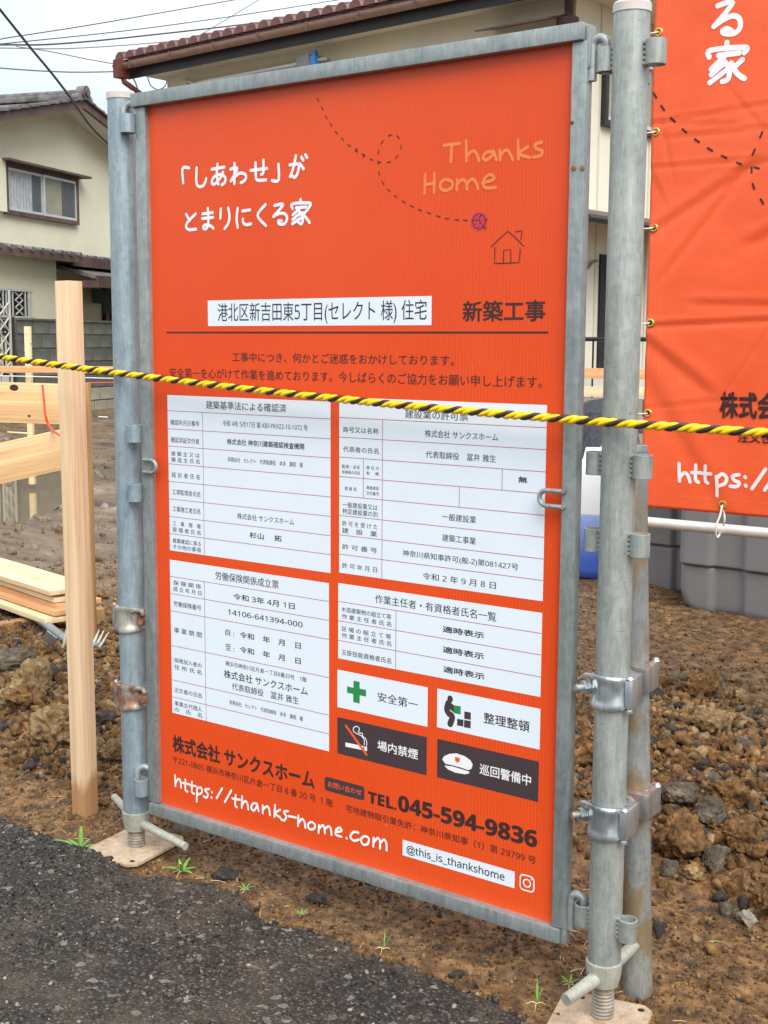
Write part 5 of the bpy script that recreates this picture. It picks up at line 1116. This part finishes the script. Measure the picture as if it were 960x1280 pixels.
for (px,py) in ((814,42),(809.5,166),(807.5,285),(805.5,403.7),(803.8,516.5),(902.3,631.5),(1010,640)):
    p=at(px,py,Y=BY); x,z=max(float(p[0]),bx0+.014),float(p[2]); yy=BY+bwarp(x,z)-.001
    b=bmesh.new(); n_=20; pf=[(.0065,0),(.0075,-.0022),(.0105,-.0028),(.0130,-.0012),(.0135,.0005)]
    rs=[[b.verts.new((x+r*math.cos(2*math.pi*k/n_),yy+q,z+r*math.sin(2*math.pi*k/n_))) for k in range(n_)] for r,q in pf]
    for A_,B_ in zip(rs,rs[1:]):
        for k in range(n_): b.faces.new((A_[k],A_[(k+1)%n_],B_[(k+1)%n_],B_[k]))
    ey_=part('eyelet',b,'brass',bn,ang=80)
    b=bmesh.new(); b.faces.new([b.verts.new((x+.0066*math.cos(2*math.pi*k/n_),yy-.0002,z+.0066*math.sin(2*math.pi*k/n_))) for k in range(n_)]); part('eyelet_hole',b,'black',ey_)
    if py<600: wire('tie_cord',[(x,yy-.002,z),(x-.018,yy-.008,z-.002),(x-.05,BY+.0,z-.001),(x-.07,BY+.03,z)],.0022,'cord',par=ey_)
    else:
        zp=float(at(px,662,Y=BY+.02)[2])
        wire('tie_cord',[(x,yy-.003,z),(x-.002,BY-.006,z-.03),(x-.010,BY-.014,zp+.01),(x-.012,BY+.004,zp-.022),(x-.008,BY+.03,zp),(x+.006,BY+.01,zp+.03),(x+.001,yy+.004,z-.004)],.0030,'cord',par=ey_)
bfm=wthing('pipe_stand','stainless pipe stand carrying the orange banner','stand',(bx0-.08,BY+.03,0))
zb=(float(at(813,652.5,Y=BY+.03)[2])+float(at(955,667,Y=BY+.03)[2]))/2
for nm,p,q in (('bottom_pipe',(bx0-.12,BY+.03,zb),(bx1+.1,BY+.03,zb)),('top_pipe',(bx0-.12,BY+.03,bz1+.05),(bx1+.1,BY+.03,bz1+.05)),('side_pipe',(bx0-.085,BY+.06,-.05),(bx0-.085,BY+.06,bz1+.2)),('side_pipe',(bx1+.06,BY+.06,-.05),(bx1+.06,BY+.06,bz1+.2))):
    b=bmesh.new(); pipe(b,p,q,.0165 if 'top' in nm or 'bottom' in nm else .0215,.0145 if 'top' in nm or 'bottom' in nm else .018,20); part(nm,b,'stainless' if 'b' in nm or 't' in nm else 'zinc',bfm)
# ================================================================ GREY TUB, JUG, SACK
e=at(846,766,Z=.0); X0,Y0=float(e[0]),float(e[1])
tb_=wthing('plastic_tub','big grey moulded plastic tub on the soil under the orange banner','tub',(X0+.6,Y0+.4,0))
Mt=Matrix.Translation((X0,Y0,0))@Matrix.Rotation(math.radians(-2),4,'Z')
def tbox(b,*a): box(b,*a[:6],a[6],Mt)
b=bmesh.new(); tbox(b,.03,1.60,.07,.9,.03,.80,.05); tbox(b,-.31,.028,.36,.88,.04,.80,.05); bo_=part('body',b,'greytub',tb_,ang=50)
zs=float(at(860,704,Y=Y0)[2])
def tub_face(xa,xb,yb,zt_,grooves,zs_,Rc,name,open_left=True):
    us=np.linspace(0,1,150); ts=np.concatenate([np.linspace(.004,.12,14),np.linspace(.13,zs_-.012,14),np.linspace(zs_-.010,zs_+.012,9),np.linspace(zs_+.02,zt_,14)])
    U,T_=np.meshgrid(us,ts); t=np.clip(Rc-T_,0,Rc); sl=xa+(Rc-np.sqrt(np.maximum(0,Rc*Rc-t*t)))*1.0; X_=sl+(xb-sl)*U; e=X_-sl; r=.045
    Y_=yb+r-np.sqrt(np.maximum(0,r*r-np.clip(r-e,0,r)**2)); rb=.05; Y_=Y_+rb-np.sqrt(np.maximum(0,rb*rb-np.clip(rb-T_,0,rb)**2))
    for a_,c_ in grooves: Y_=Y_+.024*sstep(a_-.012,a_+.014,X_)*(1-sstep(c_-.014,c_+.012,X_))
    Y_=Y_-.016*sstep(zs_-.003,zs_+.004,T_)+.010*np.exp(-((T_-zs_+.006)/.006)**2)-.004*T_
    o=link(name,grid_mesh(name,X_,Y_,T_),'greytub',tb_,sm=True); so=o.modifiers.new('thickness','SOLIDIFY'); so.thickness=.004; so.offset=1
    if Mt is not None: o.data.transform(Mt)
    return o
tub_face(0,1.60,0,.79,[(.155,.300),(.78,.93)],zs,.13,'front_face')
tub_face(-.33,.02,.30,.79,[(-.17,-.05)],zs+.02,.05,'side_face')
b=bmesh.new(); tbox(b,-.33,1.62,-.03,.92,.78,.84,.02); part('rim',b,'greytub',tb_,ang=50)
e=at(744,722,Z=0.0); b=bmesh.new(); jx,jy=float(e[0]),float(e[1])
j=wthing('polythene_jug','tall polythene jug with white shoulders and blue liquid standing behind the right post','jug',(jx,jy,0))
jm=Matrix.Translation((jx,jy,0))@Matrix.Rotation(.25,4,'Z')
b=bmesh.new(); box(b,-.12,.20,-.10,.22,.0,.60,.055); o=part('body',b,'jug',j,ang=60); o.matrix_basis=jm
b=bmesh.new(); lathe(b,.12,.14,[(.03,.598),(.03,.62),(.034,.622),(.034,.65),(.028,.655)],20); o=part('cap',b,'aqua',j); o.matrix_basis=jm
b=bmesh.new(); tube(b,[(-.08,.06,.58),(-.07,.06,.64),(.03,.06,.64),(.04,.06,.59)],.016,10); o=part('handle',b,'white_vinyl',j,ang=80); o.matrix_basis=jm
e=at(750,560,D=7.4); me=bpy.data.meshes.new('plastic_sack'); b=bmesh.new(); bmesh.ops.create_icosphere(b,subdivisions=4,radius=1)
for v in b.verts:
    c_=np.array(v.co); k=1+.16*float(fbm(*(np.array([q]) for q in c_*1.6+3),3)[0]); v.co=Vector((c_[0]*.36*k,c_[1]*.30*k,c_[2]*.42*k+.34+ (.10 if c_[2]>.8 else 0)))
b.to_mesh(me); b.free(); me.name='plastic_sack'; o=link('plastic_sack',me,'bag',sm=True); o.location=(e[0],e[1],-.02); tag(o,'black plastic sack slumped behind the blue jug','sack')
wire('twine',[at(739,575,D=6.9),at(745,566,D=6.9),at(752,560,D=6.85),at(757,548,D=6.9)],.009,'aqua','aqua twine lying over the neck of the black sack','twine')
# ================================================================ STONES, CLODS, SPROUTS
import bisect
_gx=list(gx); _gy=list(gy); _Z=Z
def Hq(x,y):           # ground height read back from the built sheet
    i=min(max(bisect.bisect(_gx,x)-1,0),len(_gx)-2); j=min(max(bisect.bisect(_gy,y)-1,0),len(_gy)-2)
    a=(x-_gx[i])/(_gx[i+1]-_gx[i]); b_=(y-_gy[j])/(_gy[j+1]-_gy[j])
    return float((_Z[j,i]*(1-a)+_Z[j,i+1]*a)*(1-b_)+(_Z[j+1,i]*(1-a)+_Z[j+1,i+1]*a)*b_)
_ex=np.linspace(-4,4,4001); _ey=edge_y(_ex)
def eq(x): return float(np.interp(x,_ex,_ey)) if False else float(_ey[min(4000,max(0,int((x+4)*500)))])
def hd(x,y):
    yc=1.05 if x<-2.5 else 1.05+(x+2.5)*(-.43/1.9) if x<-.6 else .62+(x+.6)*(.73/.8) if x<.2 else 1.35-(x-.2)*(.2/1.2) if x<1.4 else 1.15
    return math.exp(-((y-yc)/.50)**2)*(1 if -2.2<x<2.0 else 0)
_R=[[float(v) for v in r] for r in ROT]; _C=[float(v) for v in CAM]
def gpx(px,py):
    z=0.0
    for _ in range(5): p=at(px,py,Z=z); z=Hq(float(p[0]),float(p[1]))
    return np.array([p[0],p[1],z])
def rock_mesh(seed,sub,rough=.28,cuts=7,flat_=.75,hollow=False,dlo=.55,dhi=.85):
    rg=np.random.default_rng(seed); b=bmesh.new(); bmesh.ops.create_icosphere(b,subdivisions=sub,radius=1)
    co=np.array([v.co for v in b.verts])
    for k in range(cuts):
        n_=rg.normal(size=3); n_/=np.linalg.norm(n_); d=rg.uniform(dlo,dhi); e=np.maximum(0,co@n_-d); co=co-e[:,None]*n_*.92
    s=seed*3.7; nrm=co/np.linalg.norm(co,axis=1)[:,None]
    d=rough*fbm(co[:,0]*1.4+s,co[:,1]*1.4,co[:,2]*1.4,3)+rough*.55*np.abs(fbm(co[:,0]*4+s,co[:,1]*4,co[:,2]*4,3))+rough*.22*fbm(co[:,0]*11+s,co[:,1]*11,co[:,2]*11,2)
    if hollow: d=d-.55*np.exp(-(((co[:,0]-.1)**2+(co[:,1]+.55)**2+(co[:,2]-.55)**2)/.10))
    co=co+nrm*d[:,None]; sc=np.array([rg.uniform(.9,1.15),rg.uniform(.8,1.05),flat_*rg.uniform(.85,1.15)]); co=co*sc
    for v,c in zip(b.verts,co): v.co=c
    me=bpy.data.meshes.new('rock'); b.to_mesh(me); b.free(); smooth(me,sub>2)
    return me
BIG=[ # px, py, width px, colour, label, hollow
(885,897,60,'tan','tan hollowed clod with a dark pit in the upper heap at right',1),
(870,855,44,'brown','orange brown lump above the hollowed tan clod',0),
(847,1044,70,'brown','largest brown boulder just right of the rear pole',0),
(892,1072,42,'gray','upright grey stone right of the largest brown boulder',0),
(910,990,54,'brown','orange brown clod above the jagged grey stone',0),
(886,1016,42,'gray','jagged grey stone between the orange clod and the upright grey stone',0),
(943,1060,34,'brown','pale topped orange stone standing near the right edge',0),
(928,1040,54,'brown','wide brown clod behind the pale topped orange stone',0),
(957,1122,56,'brown','round brown clod cut by the right edge',0),
(846,988,46,'gray','dark grey brown stone beside the lower clamp',0),
(837,1083,28,'gray','small dark grey stone under the largest brown boulder',0),
(932,1146,26,'pale','pale clod low on the right slope of the heap',0),
(866,1091,26,'tan','tan pebble in front of the upright grey stone',0),
(727,936,54,'brown','dark orange clod between sign frame and right post',0),
(12,824,64,'gray','grey stone with a pale face at the left edge',0),
(42,852,52,'tan','yellow tan block beside the grey stone at left',0),
(10,872,44,'tan','low tan stone at the left edge under the grey stone',0),
(34,888,48,'brown','broad brown stone below the yellow tan block',0),
(72,902,66,'tan','rugged tan clod right beside the tall stake',0),
(140,938,44,'tan','tan stone between the tall stake and the left post',0),
(131,897,26,'dark','dark stone above the tan one behind the stake',0),
(122,912,18,'dark','small dark stone left of the post beside the stake',0),
(66,846,26,'dark','dark stone at the foot of the board stack',0),
(30,828,26,'gray','grey chip on the rubble above the yellow block',0),
(921,1000,20,'gray','grey chip right of the jagged grey stone',0),
(812,1058,20,'gray','grey chip half behind the rear pole',0),
(915,846,20,'tan','small tan stone at the top right of the heap',0),
(926,868,24,'tan','tan stone right of the hollowed clod',0),
(936,905,22,'tan','weathered tan stone right of the hollowed clod and lower down',0),
(932,930,26,'gray','grey speckled stone at right below the weathered tan one',0),
(856,925,30,'brown','brown stone left below the hollowed clod',0),
(833,930,26,'brown','orange brown stone beside the rear pole under the upper clamp',0),
(873,943,28,'tan','two toned stone under the hollowed clod',0),
(893,947,24,'brown','brown stone lowest under the hollowed clod',0)]
for i,(px,py,wp,c_,lab,hol) in enumerate(BIG):
    p=gpx(px,py+wp*.30); D=float(np.dot(p-CAM,ROT[:,2])); r=wp/2*D/F
    me=rock_mesh(100+i,5 if wp>38 else 4,  .52 if c_!='gray' else .40,14,.85,bool(hol)); me.materials.append(MT['rk_'+c_])
    o=bpy.data.objects.new('stone' if c_ in('gray','dark','pale') else 'clod',me); C.objects.link(o); o.location=(p[0],p[1],p[2]+r*.48); o.scale=(r,r,r); o.rotation_euler=(0,0,random.uniform(-.5,.5)+(0 if hol else random.random()*3)); tag(o,lab,'stone' if c_ in('gray','dark','pale') else 'clod')
def rnd_pt(rg):
    while True:
        x=rg.uniform(-3.4,2.6); y=rg.uniform(.12,3.6); h=hd(x,y)
        if rg.random()<h**1.3: return x,y
# medium clods, one object each
VAR=[[rock_mesh(300+10*q+k,3,.5,14,.8,False,.40,.75) for k in range(7)] for q in range(4)]
for q,mt in enumerate(('rk_brown','rk_tan','rk_gray','rk_dark')):
    for me in VAR[q]: me.materials.append(MT[mt])
rg=np.random.default_rng(11); cnt=0
NM={0:('clod','brown','clod'),1:('clod','tan','clod'),2:('stone','grey','stone'),3:('stone','blackish','stone')}
def where(px,py):
    if px<88: return 'left of the tall stake, '+('near the board stack' if py<850 else 'among the larger stones' if py<930 else 'on the low side by the road')
    if px<160: return 'between stake and left post, '+('up by the fork tines' if py<860 else 'beside the larger tan stone')
    if px<205: return 'between the left post and the sign frame'
    if px<722: return 'on the heap behind the sign'
    if px<780: return 'between sign and right post, '+('above the dark orange clod' if py<910 else 'below the dark orange clod')
    if px<870: return 'beside the rear pole, '+('above the upper clamp' if py<850 else 'level with the hollowed clod' if py<930 else 'level with the lower clamp' if py<1010 else 'around the largest boulder' if py<1110 else 'low on the bare soil')
    return 'near the right edge, '+('on the crumbly upper slope' if py<850 else 'around the hollowed clod' if py<950 else 'by the jagged grey stone' if py<1030 else 'by the upright grey stone' if py<1110 else 'low on the bare soil')
def seen(x,y,z):
    a,b_,c=x-_C[0],y-_C[1],z-_C[2]; v=[_R[0][k]*a+_R[1][k]*b_+_R[2][k]*c for k in range(3)]
    if v[2]<.3: return None
    return 480+F*v[0]/v[2],640+F*v[1]/v[2]
def shown(x,y,z):
    s=seen(x,y,z)
    if s is None: return False
    a,b_=s
    return -20<a<980 and b_<1290 and not (205<a<690 and b_<1000)
while cnt<285:
    x,y=rnd_pt(rg); z=Hq(x,y)
    if not shown(x,y,z) and rg.random()<.8: continue
    r=.013+.019*rg.random()**1.9; q=int(rg.choice(4,p=[.66,.2,.08,.06])); me=VAR[q][int(rg.integers(7))]
    o=bpy.data.objects.new(NM[q][0],me); C.objects.link(o); o.location=(x,y,z+r*.22); o.scale=(r,r*rg.uniform(.8,1.1),r*rg.uniform(.8,1.1)); o.rotation_euler=tuple(rg.uniform(0,6.28,3)); cnt+=1; w_=where(*seen(x,y,z)); lb_=('larger ' if r>.021 else 'small ')+NM[q][1]+' '+NM[q][0]+' '+w_; tag(o,lb_,NM[q][2],lb_)
# small ones joined: too many to count
def scatter(name,mat,pts,meshes,kind='stuff',seed=5):
    rg=np.random.default_rng(seed); VC=[];FC_=[];off=0
    base=[]
    for me in meshes:
        co=np.empty(len(me.vertices)*3); me.vertices.foreach_get('co',co); f=np.empty(len(me.polygons)*3,int); me.polygons.foreach_get('vertices',f); base.append((co.reshape(-1,3),f.reshape(-1,3)))
    for (x,y,z,r) in pts:
        co,f=base[int(rg.integers(len(base)))]; a,b_,c=rg.uniform(0,6.28,3)
        ca,sa,cb,sb,cc,sc_=math.cos(a),math.sin(a),math.cos(b_),math.sin(b_),math.cos(c),math.sin(c)
        Rm=np.array([[ca*cb,ca*sb*sc_-sa*cc,ca*sb*cc+sa*sc_],[sa*cb,sa*sb*sc_+ca*cc,sa*sb*cc-ca*sc_],[-sb,cb*sc_,cb*cc]])
        VC.append((co*rg.uniform(.7,1.2,3))@Rm.T*r+np.array([x,y,z])); FC_.append(f+off); off+=len(co)
    V=np.concatenate(VC); Fz=np.concatenate(FC_); me=bpy.data.meshes.new(name)
    me.vertices.add(len(V)); me.vertices.foreach_set('co',V.ravel()); me.loops.add(Fz.size); me.loops.foreach_set('vertex_index',Fz.ravel())
    me.polygons.add(len(Fz)); me.polygons.foreach_set('loop_start',np.arange(0,Fz.size,3)); me.polygons.foreach_set('loop_total',np.full(len(Fz),3)); me.update()
    o=link(name,me,mat,kind=kind); return o
S2=[rock_mesh(500+k,2,.42,12,.8,False,.38,.72) for k in range(8)]; S1=[rock_mesh(600+k,1,.35,3,.8) for k in range(8)]
def batch(n_,fn,rlo,rhi,pw,rg,sink=.35):
    out=[]
    while len(out)<n_:
        x,y=fn(rg); z=Hq(x,y); r=rlo+(rhi-rlo)*rg.random()**pw
        if not shown(x,y,z) and rg.random()<.85: continue
        out.append((x,y,z+r*sink,r))
    return out
cats_={'rk_brown':.62,'rk_tan':.19,'rk_gray':.08,'rk_dark':.11}
for k,(mt,fr_) in enumerate(cats_.items()):
    rg=np.random.default_rng(40+k); nm={'rk_brown':'brown_clods','rk_tan':'tan_clods','rk_gray':'grey_gravel','rk_dark':'dark_gravel'}[mt]
    pts=batch(int(9500*fr_),rnd_pt,.006,.024,2.0,rg)
    o=scatter(nm,mt,pts,S2,seed=k); tag(o,{'rk_brown':'small brown clods strewn over the spoil heap','rk_tan':'small tan clods strewn over the spoil heap','rk_gray':'small grey gravel strewn over the spoil heap','rk_dark':'small dark gravel strewn over the spoil heap'}[mt],'rubble')
    def wide(rg):
        while True:
            x=rg.uniform(-3.2,2.4); y=rg.uniform(-.12,3.6)
            if y<eq(x)+.015: continue
            dd=.30+.7*hd(x,y)
            if rg.random()<dd: return x,y
    pts=batch(int(17000*fr_),wide,.0018,.0075,2.2,rg,.3)
    o=scatter(nm.replace('clods','crumbs').replace('gravel','grit'),mt,pts,S1,seed=9+k); tag(o,{'rk_brown':'brown soil crumbs all over the bare ground','rk_tan':'tan soil crumbs all over the bare ground','rk_gray':'grey grit all over the bare ground','rk_dark':'dark grit all over the bare ground'}[mt],'rubble')
def near_soil(rg):
    while True:
        x=rg.uniform(-.9,1.5); y=rg.uniform(-.14,.5)
        if y>eq(x)+.008: return x,y
for k,(mt,nm,lb_,n_) in enumerate((('rk_brown','verge_crumbs','brown crumbs over the soil strip under the sign',7000),('rk_tan','verge_grit','tan grit over the soil strip under the sign',1500),('rk_dark','verge_specks','dark specks over the soil strip under the sign',700))):
    rg=np.random.default_rng(60+k); o=scatter(nm,mt,batch(n_,near_soil,.0014,.0058,2.4,rg,.25),S1,seed=20+k); tag(o,lb_,'soil')
# straws and bits of root in the soil
rg=np.random.default_rng(91); b=bmesh.new()
for _ in range(170):
    x,y=wide(rg) if rg.random()<.6 else near_soil(rg); z=Hq(x,y)+.003; a=rg.uniform(0,6.28); L=rg.uniform(.006,.022); v=Vector((math.cos(a)*L,math.sin(a)*L,rg.uniform(-.1,.25)*L)); p0=Vector((x,y,z)); tube(b,[p0-v,p0+Vector((0,0,L*.12)),p0+v],.0005,4)
o=part('straws',b,'pine_pale'); o['kind']='stuff'; tag(o,'short dry straws and root ends lying in the soil','straw')
# far mud clods
rg=np.random.default_rng(77)
def farp(rg):
    while True:
        p=at(rg.uniform(-30,240),rg.uniform(525,800),Z=0); x,y=float(p[0]),float(p[1])
        if y>1.4 and puddle_in(np.array(x),np.array(y))<.1: return x,y
pts=[]
for _ in range(2400):
    x,y=farp(rg); r=(.004+.030*rg.random()**4)*min(1.6,(abs(x)+y)/5); pts.append((x,y,Hq(x,y)-r*.15,r))
o=scatter('mud_lumps','soil',pts,S2,seed=3); tag(o,'damp lumps of mud across the churned building plot','mud')
# pebbles and grit set in the asphalt
def roadp(rg):
    while True:
        x=rg.uniform(-.9,1.3); y=rg.uniform(-1.0,.0)
        if y<eq(x)-.01: return x,y
def road(n_,rlo,rhi,pw,seed):
    rg=np.random.default_rng(seed); out=[]
    for _ in range(n_): x,y=roadp(rg); r=rlo+(rhi-rlo)*rg.random()**pw; out.append((x,y,.0165+r*.1,r))
    return out
o=scatter('pale_pebbles','rk_pale',road(420,.0022,.0070,2.6,1),S2,seed=1); tag(o,'pale pebbles set in the worn asphalt','pebbles')
o=scatter('asphalt_grit','asphalt',road(6500,.0016,.0044,1.6,2),S1,seed=2); tag(o,'dark aggregate standing proud of the worn asphalt','aggregate')
o=scatter('brown_grit','rk_gray',road(900,.0016,.0045,1.8,3),S1,seed=3); tag(o,'grey brown stones set in the worn asphalt','aggregate')
# crumbling asphalt edge
rg=np.random.default_rng(5); pts=[]
for _ in range(700):
    x=rg.uniform(-1.1,1.5); e_=eq(x); r=.002+.007*rg.random()**3; pts.append((x,e_-.004+rg.normal()*.010,.003+r*.2,r))
o=scatter('broken_asphalt_edge','asphalt',pts,S2,seed=6); tag(o,'crumbled black edge of the asphalt against the soil','asphalt crumbs')
# dark broken asphalt lumps lying below the sign
for i,(px,py,wp,lab) in enumerate(((398,1128,30,'black asphalt lump on the soil under the middle of the sign'),(570,1220,22,'black asphalt lump near the road edge under the right half of the sign'),(282,1098,34,'row of black asphalt crumbs beside the left sprout'),(548,1185,14,'small dark stone below the sign right of centre'))):
    p=gpx(px,py); D=float(np.dot(p-CAM,ROT[:,2])); r=wp/2*D/F; me=rock_mesh(800+i,4,.45,6,.6); me.materials.append(MT['rk_dark']); o=bpy.data.objects.new('asphalt_lump',me); C.objects.link(o); o.location=(p[0],p[1],p[2]+r*.2); o.scale=(r,r*.8,r*.7); o.rotation_euler=(0,0,i*1.3); tag(o,lab,'lump')
# sprouts of grass
def sprout(px,py,hgt,blades,label,spread=1.0,seed=0,dirs=None):
    p=gpx(px,py); rg=np.random.default_rng(seed); t=wthing('sprout',label,'plant',(p[0],p[1],p[2]),'green sprouts along the road edge')
    z0=max(p[2],.0)
    for k in range(blades):
        a=dirs[k][0] if dirs else rg.uniform(0,6.28); L=(dirs[k][1] if dirs else rg.uniform(.6,1.1))*hgt; up=dirs[k][2] if dirs else rg.uniform(.3,1.3)
        b=bmesh.new(); N=8; w_=hgt*.055*(1 if not dirs else dirs[k][3]); rows=[]
        for i in range(N+1):
            q=i/N; out=L*math.cos(up)*q*spread; z=L*math.sin(up)*q-.35*L*math.cos(up)*q*q; ww=w_*math.sin(math.pi*min(1,.18+q*.82))**.8
            cx,cy,cz=p[0]+math.cos(a)*out,p[1]+math.sin(a)*out,z0+.002+max(z,-.002*0-.001); nx,ny=-math.sin(a)*ww,math.cos(a)*ww
            rows.append([b.verts.new((cx+nx,cy+ny,cz+ww*.4)),b.verts.new((cx,cy,cz)),b.verts.new((cx-nx,cy-ny,cz+ww*.4))])
        for A_,B_ in zip(rows,rows[1:]):
            for j_ in range(2): b.faces.new((A_[j_],A_[j_+1],B_[j_+1],B_[j_]))
        o=part('leaf',b,'leaf',t); so=o.modifiers.new('thickness','SOLIDIFY'); so.thickness=.0004
    for k in range(3):          # thin dry blades at the foot
        a=rg.uniform(0,6.28); L=hgt*rg.uniform(.3,.7); b=bmesh.new(); q=Vector((p[0],p[1],z0+.001)); d=Vector((math.cos(a),math.sin(a),0)); tube(b,[q,q+d*L*.5+Vector((0,0,L*.22)),q+d*L+Vector((0,0,.001))],.0005,4,rads=[.0009,.0007,.0003]); part('dry_blade',b,'pine_pale',t)
    return t
def az(deg):   # 0 = to the right of the picture, 90 = away from the camera
    r=math.radians(deg); v=RV*math.cos(r)+(-FV)*math.sin(r); return math.atan2(v.y,v.x)
sprout(101,1062,.085,5,'long bladed grass sprout at the asphalt edge left of the jack base',dirs=[(az(175),.95,.55,.9),(az(95),.70,1.35,1.1),(az(10),.75,.35,1.0),(az(160),.55,.7,.8),(az(30),.4,.9,.8)])
sprout(228,1092,.050,7,'leafy green sprout at the asphalt edge right of the jack base',dirs=[(az(20+50*k),.75+.25*(k%2),.45+.25*(k%3),1.3) for k in range(7)])
sprout(307,1113,.028,6,'tiny yellow green sprout on the soil under the sign',dirs=[(az(60*k),.9,.6,1.0) for k in range(6)])
sprout(377,1146,.022,6,'tiny pale sprout beside the black asphalt lump',dirs=[(az(30+60*k),.9,.6,1.2) for k in range(6)])
sprout(480,1188,.045,3,'thin upright sprout under the middle of the sign',dirs=[(az(80),.9,1.3,.5),(az(10),.8,1.1,.5),(az(190),.5,1.0,.5)])
sprout(520,1216,.016,3,'flat green leaf lying at the asphalt edge',dirs=[(az(170),1.2,.15,1.6),(az(0),.6,.2,1.4),(az(60),.5,.3,1.2)])
sprout(671,1262,.050,3,'upright grass sprout left of the right jack base',dirs=[(az(85),.9,1.4,.8),(az(200),.5,1.1,.7),(az(20),.7,1.2,.6)])
sprout(712,1236,.030,5,'small sprout behind the handle of the right jack base',dirs=[(az(70*k),.9,.7,1.2) for k in range(5)])
sprout(891,1178,.014,2,'bright green leaf scrap on the soil at right',dirs=[(az(0),1.3,.1,2.2),(az(180),1.0,.1,1.8)])
# litter on the mud
for i,(px,py,L,wd,lab,mt) in enumerate(((129,525,12,.012,'white scrap on the mud right of the tall stake','white_vinyl'),(22,543,26,.02,'pale stick lying on the mud between the two boards','pine_pale'))):
    p=gpx(px,py); D=float(np.dot(p-CAM,ROT[:,2])); l=L*D/F; b=bmesh.new(); box(b,-l/2,l/2,-wd,wd,0,.012,.002); o=part('scrap',b,mt); o.location=(p[0],p[1],p[2]+.02); o.rotation_euler=(0.05,.05,.55); tag(o,lab,'scrap')
